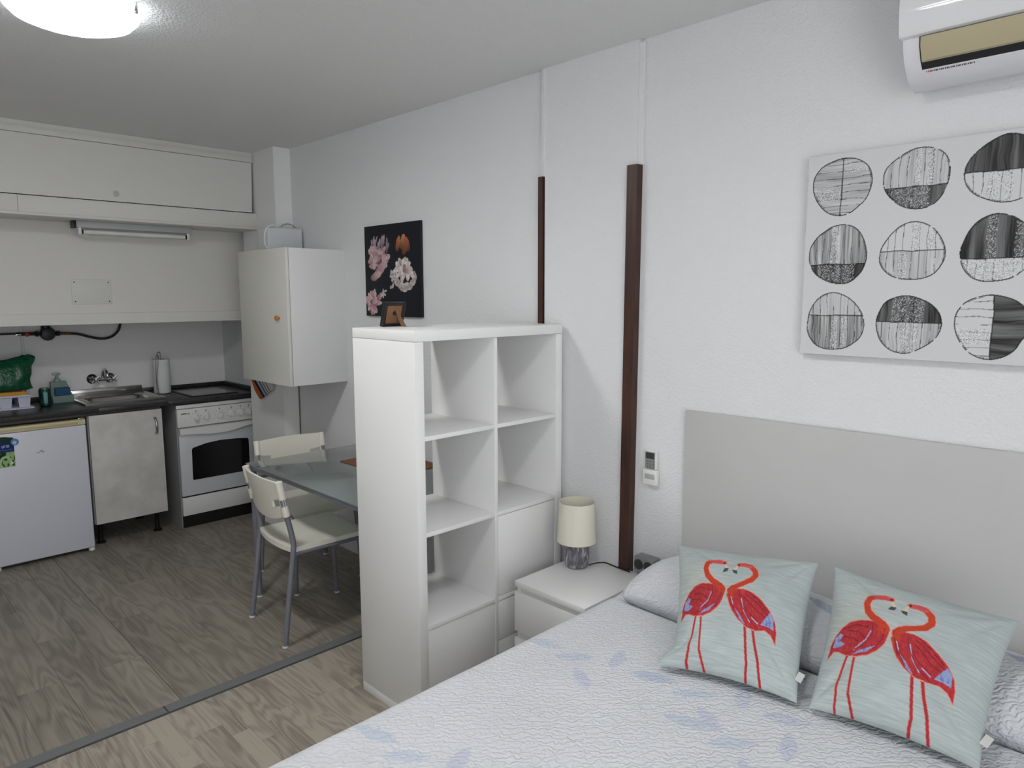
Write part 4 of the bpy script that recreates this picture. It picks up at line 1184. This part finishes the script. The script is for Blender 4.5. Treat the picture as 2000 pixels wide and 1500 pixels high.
for j, tn in enumerate(ts):
    y, z, top = cross(tn)
    e, e2 = BY1 - y, y - BY0
    ey = max(0.0, min(1.0, (e + 0.004) / 0.17)) * max(0.0, min(1.0, (e2 - 0.01) / 0.15)) * (1 if top > 0 else 0)
    ey = math.sin(ey * math.pi / 2)
    mid = 1 - 0.14 * math.exp(-((y + 1.205) / 0.05) ** 2)
    for i, x in enumerate(xs):
        zz, xx, yy = z, x, y
        zz += top * 0.005 * mnoise.noise(Vector((x * 2.3, y * 2.3, 1.0))) + top * 0.002 * mnoise.noise(Vector((x * 7, y * 7, 4.0)))
        if top < 0.5:
            yy += 0.012 * mnoise.noise(Vector((x * 4.0, z * 2, 2.0)))
        if i >= nflat:
            px, pz = PR[i - nflat]
            xx = x + (px - x) * min(1.0, ey * 1.4)
            zz += pz * ey * mid if pz > 0 else pz * ey
        elif x > TUCK - 0.026:
            zz -= 0.014 * ey * (x - TUCK + 0.026) / 0.03
        pos[i, j] = (xx, yy, zz)
XX, YY = pos[..., 0], pos[..., 1]
Cc = np.zeros(pos.shape) + lin(212, 214, 218)
Cc *= (0.97 + 0.06 * vnoise(XX * 9, YY * 9, 3))[..., None]
def leaf(cx, cy, ang, ln, wd, col=(176, 190, 212), al=0.6):
    a = math.radians(ang)
    x = (XX - cx) * math.cos(a) + (YY - cy) * math.sin(a)
    y = -(XX - cx) * math.sin(a) + (YY - cy) * math.cos(a)
    mk = (np.abs(x) < ln) & (np.abs(y) < wd * (1 - (x / ln) ** 2))
    paint(Cc, mk, lin(*col), al * (0.7 + 0.3 * vnoise(XX * 120, YY * 120, 6)))
sprig = [(0.0, 0.0, -75, 0.07, 0.022), (0.0, -0.115, -50, 0.062, 0.02), (0.075, -0.215, 20, 0.06, 0.02), (0.06, -0.335, -70, 0.062, 0.022), (-0.07, -0.20, 60, 0.055, 0.02)]
for ox, oy in ((0.025, -0.585), (0.10, -0.93), (-0.586, -0.60), (-0.015, -1.10), (-0.50, -1.0), (-0.12, -1.42), (-0.62, -1.35), (-0.95, -0.75), (-0.95, -1.2)):
    for lx, ly, an, ln, wd in sprig:
        leaf(ox + lx, oy + ly, an, ln, wd, (176, 192, 212) if (lx + ly) > -0.12 else (182, 188, 212))
leaf(0.66, -0.60, 60, 0.07, 0.03)
leaf(0.60, -0.555, 20, 0.06, 0.02)
leaf(0.62, -1.18, 80, 0.06, 0.03, (120, 150, 180))
leaf(0.64, -1.69, 75, 0.08, 0.03, (120, 132, 180))
bs = obj('bedspread', rgrid('bedspread', pos[:, ::-1], Cc[:, ::-1], attr_mat('quilted_cotton', 0.9, wave=0.0026)))
bs['label'] = 'pale blue quilted bedspread with leaf print drawn over the pillows'
bs['category'] = 'bedspread'
md = bs.modifiers.new('thickness', 'SOLIDIFY'); md.thickness = 0.006; md.offset = -1

# ================================================================== FLAMINGO CUSHIONS
# the print, traced in its own frame (traced units, corners of the cushion below), mapped to 0..1
TC = np.array([(245, 55), (1590, 470), (1310, 1550), (35, 1085)], float)         # TL TR BR BL
def homog(src, dst):
    A = []
    for (x, y), (u, v) in zip(src, dst):
        A += [[x, y, 1, 0, 0, 0, -u * x, -u * y, -u], [0, 0, 0, x, y, 1, -v * x, -v * y, -v]]
    return np.linalg.svd(np.array(A))[2][-1].reshape(3, 3)
Hm = homog([(0, 0), (1, 0), (1, 1), (0, 1)], TC)
def flamingo_print(nu, seed, fade):
    U, V = np.meshgrid(np.linspace(0, 1, nu), np.linspace(0, 1, nu), indexing='ij')
    P = np.stack([U, V, np.ones_like(U)], -1) @ Hm.T
    X, Y = P[..., 0] / P[..., 2], P[..., 1] / P[..., 2]
    C = np.zeros(U.shape + (3,)) + lin(174, 184, 183)
    C *= (0.93 + 0.14 * vnoise(U * 4, V * 5, seed))[..., None]
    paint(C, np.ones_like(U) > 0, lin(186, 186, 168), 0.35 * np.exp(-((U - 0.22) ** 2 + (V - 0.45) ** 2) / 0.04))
    RED, ORG, SAL, BLU, DKR, CRM, GRY = lin(176, 52, 58), lin(192, 68, 46), lin(214, 110, 96), lin(142, 158, 200), lin(112, 34, 48), lin(206, 196, 164), lin(74, 78, 84)
    fn = vnoise(X / 14, Y / 22, 4 + seed)
    nl = [(700, 418), (640, 398), (575, 386), (525, 406), (496, 455), (502, 520), (540, 575), (600, 630), (640, 690)]
    wl = [40, 46, 44, 46, 48, 50, 52, 56, 70]
    bl = [(590, 640), (530, 612), (440, 590), (350, 597), (280, 632), (222, 682), (190, 730), (163, 822), (215, 790), (250, 800), (310, 840), (400, 870), (490, 872), (570, 840), (630, 790), (665, 720), (665, 670), (640, 625)]
    nr = [(842, 468), (900, 480), (960, 512), (1000, 565), (1002, 622), (955, 668), (880, 680), (800, 692), (745, 715), (722, 765)]
    wr = [38, 44, 46, 50, 54, 52, 44, 48, 60, 72]
    br = [(700, 700), (755, 672), (800, 725), (870, 742), (960, 790), (1050, 880), (1120, 970), (1162, 1060), (1165, 1140), (1148, 1215), (1110, 1150), (1050, 1105), (960, 1090), (860, 1050), (790, 990), (730, 910), (700, 830), (690, 760)]
    legs = [([(335, 845), (290, 930), (250, 1010), (243, 1090), (236, 1165)], 17), ([(390, 865), (370, 960), (342, 1085), (360, 1150), (378, 1220)], 17),
            ([(847, 1040), (838, 1150), (826, 1290), (800, 1345), (785, 1385)], 24), ([(924, 1075), (930, 1180), (946, 1290), (940, 1445)], 24)]
    for pts, wd in legs:
        paint(C, stroke_mask(X, Y, pts, wd + 9), SAL, 0.7)
        paint(C, stroke_mask(X, Y, pts, wd), lin(168, 52, 58))
    for nk, wk, bd in ((nl, wl, bl), (nr, wr, br)):
        bo = stroke_mask(X, Y, bd + [bd[0]], 12)
        paint(C, bo | stroke_mask(X, Y, nk, [k + 12 for k in wk]), lin(224, 134, 116))
        mb_, mn = poly_mask(X, Y, bd), stroke_mask(X, Y, nk, wk)
        paint(C, mb_, RED)
        paint(C, mb_ & (fn > 0.66), DKR, 0.2)
        paint(C, mb_ & (fn < 0.3), lin(196, 76, 76), 0.35)
        paint(C, mn, ORG)
        paint(C, stroke_mask(X, Y, nk[:3], wk[:3]), lin(206, 86, 90))
    for pg in ([(203, 757), (225, 690), (268, 668), (292, 688), (262, 722), (305, 762), (250, 776)], [(365, 850), (450, 828), (560, 806), (480, 850)],
               [(757, 890), (792, 930), (852, 1038), (800, 990)], [(1010, 1062), (1065, 1020), (1122, 980), (1150, 1040), (1140, 1115), (1080, 1085)]):
        mk = poly_mask(X, Y, pg)
        paint(C, mk, BLU)
        paint(C, mk & (fn > 0.7), lin(96, 106, 160), 0.6)
    for pts in ([(835, 815), (848, 920), (900, 1020)], [(525, 690), (480, 760), (380, 820)], [(925, 990), (985, 1050)], [(730, 790), (742, 850)]):
        paint(C, stroke_mask(X, Y, pts, 9), lin(170, 176, 208))
    for pts in ([(820, 745), (830, 860), (880, 980), (980, 1085)], [(540, 640), (535, 720), (450, 800), (330, 830)], [(900, 760), (1000, 850), (1090, 960)], [(300, 640), (400, 620), (500, 660)], [(640, 680), (610, 760), (540, 830)], [(330, 660), (420, 690), (470, 740)], [(300, 700), (380, 730), (420, 770)], [(860, 800), (930, 880), (1000, 960), (1060, 1010)], [(850, 870), (900, 950), (990, 1030)], [(880, 780), (980, 870), (1100, 1000)], [(710, 760), (730, 860), (790, 960)]):
        paint(C, stroke_mask(X, Y, pts, 7), DKR, 0.85)
    for cr_, dk, ey in (([(690, 436), (714, 446), (734, 488), (702, 492)], [(735, 488), (716, 520), (662, 522), (692, 484)], (697, 420)),
                        ([(832, 468), (800, 486), (772, 518), (812, 532), (832, 492)], [(765, 512), (818, 532), (816, 570), (780, 552)], (842, 468))):
        paint(C, poly_mask(X, Y, cr_), CRM)
        paint(C, poly_mask(X, Y, dk), GRY)
        paint(C, np.hypot(X - ey[0], Y - ey[1]) < 11, lin(70, 28, 34))
    return C
FAB = attr_mat('woven_linen', 0.92, weave=((6, 80, 1), 0.13))
def cushion(TL, TR, BR, BL, seed, label, pinch, thick, flop=(0, 0, 0)):
    TL, TR, BR, BL = (np.array(p, float) for p in (TL, TR, BR, BL))
    nu = 240
    U, V = np.meshgrid(np.linspace(0, 1, nu), np.linspace(0, 1, nu), indexing='ij')
    a, b2 = 2 * U - 1, 2 * V - 1
    # concave edges between the corners
    Us = U - 0.5 * pinch * a * (1 - b2 * b2)
    Vs = V - 0.5 * pinch * b2 * (1 - a * a)
    Us, Vs = Us[..., None], Vs[..., None]
    mid = (TL * (1 - Us) + TR * Us) * (1 - Vs) + (BL * (1 - Us) + BR * Us) * Vs
    mid = mid + np.array(flop) * np.exp(-((U * 1.0) ** 2 + ((1 - V) * 1.5) ** 2) / 0.022)[..., None]
    nrm = np.cross(TR - BL, TL - BR)
    nrm /= np.linalg.norm(nrm)
    if np.dot(nrm, np.array(CAMPOS) - (TL + BR) / 2) < 0:
        nrm = -nrm
    h = ((1 - np.abs(a) ** 2.6) * (1 - np.abs(b2) ** 2.6)) ** 0.55
    wr = np.zeros_like(U)
    for i in range(0, nu):
        for j in range(0, nu):
            p = Vector((U[i, j] * 5 + seed, V[i, j] * 5, 0.3))
            wr[i, j] = mnoise.noise(p) * 0.009 + mnoise.noise(p * 2.7) * 0.0032
    edge = np.clip(4 * np.minimum(np.minimum(U, 1 - U), np.minimum(V, 1 - V)), 0, 1)
    # creases running in from the corners
    cre = np.zeros_like(U)
    for cu, cv, an in ((0, 1, -35), (1, 1, 215), (1, 0, 140), (0.06, 0.02, 20)):
        dx, dy = U - cu, V - cv
        r_ = np.hypot(dx, dy)
        th = np.degrees(np.arctan2(dy, dx))
        for o_ in (-16, 12):
            dth = (th - an - o_ + 180) % 360 - 180
            cre -= 0.012 * np.exp(-(dth / 7) ** 2) * np.exp(-((r_ - 0.2) / 0.12) ** 2)
    sag = -0.02 * (b2 ** 2) * (V < 0.5)
    fr = mid + nrm * (thick * h + (wr + cre) * edge)[..., None]
    bk = mid - nrm * (thick * 0.75 * h)[..., None]
    n2 = nu * nu
    idx = np.arange(n2).reshape(nu, nu)
    f1 = np.stack([idx[:-1, :-1], idx[1:, :-1], idx[1:, 1:], idx[:-1, 1:]], -1).reshape(-1, 4)
    # back half as a coarser copy sharing the rim is not needed: weld by a second full grid
    Vv = np.concatenate([fr.reshape(-1, 3), bk.reshape(-1, 3)])
    Ff = np.concatenate([f1, f1[:, ::-1] + n2])
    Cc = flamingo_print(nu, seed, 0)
    Cb = np.zeros((n2, 3)) + lin(170, 180, 179)
    UV = np.stack([U, V], -1).reshape(-1, 2)
    base = (BL + BR) / 2
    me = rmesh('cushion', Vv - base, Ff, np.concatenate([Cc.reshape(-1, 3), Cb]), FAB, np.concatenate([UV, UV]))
    o = obj('cushion', me)
    o.location = base
    o['label'] = label
    o['category'] = 'cushion'
    o['group'] = 'flamingo cushions on the bed'
    # care tag at the lower right corner
    ex = (BR - BL) / np.linalg.norm(BR - BL)
    ey = (TR - BR) / np.linalg.norm(TR - BR)
    p0 = BR + ey * 0.055 - ex * 0.012 - base + nrm * 0.010
    q = [p0, p0 + ex * 0.016 - ey * 0.006, p0 + ex * 0.024 + ey * 0.020, p0 + ex * 0.008 + ey * 0.026]
    m = MB().hexa([tuple(v) for v in q] + [tuple(v + nrm * 0.002) for v in q])
    tg = obj('care_tag', m.mesh('care_tag', mat('tag_grey', (196, 198, 194), 0.8), smooth=False), o)
    return o
cushion((0.52, -0.728, 0.762), (0.60, -1.155, 0.797), (0.212, -1.268, 0.572), (0.143, -0.952, 0.570), 1, 'grey green cushion with two red flamingos, beside the nightstand', 0.06, 0.066, (-0.020, 0.036, 0.0))
cushion((0.60, -1.200, 0.799), (0.58, -1.649, 0.791), (0.240, -1.652, 0.572), (0.212, -1.298, 0.572), 2, 'grey green cushion with two red flamingos, leaning at the middle of the bed', 0.07, 0.066)
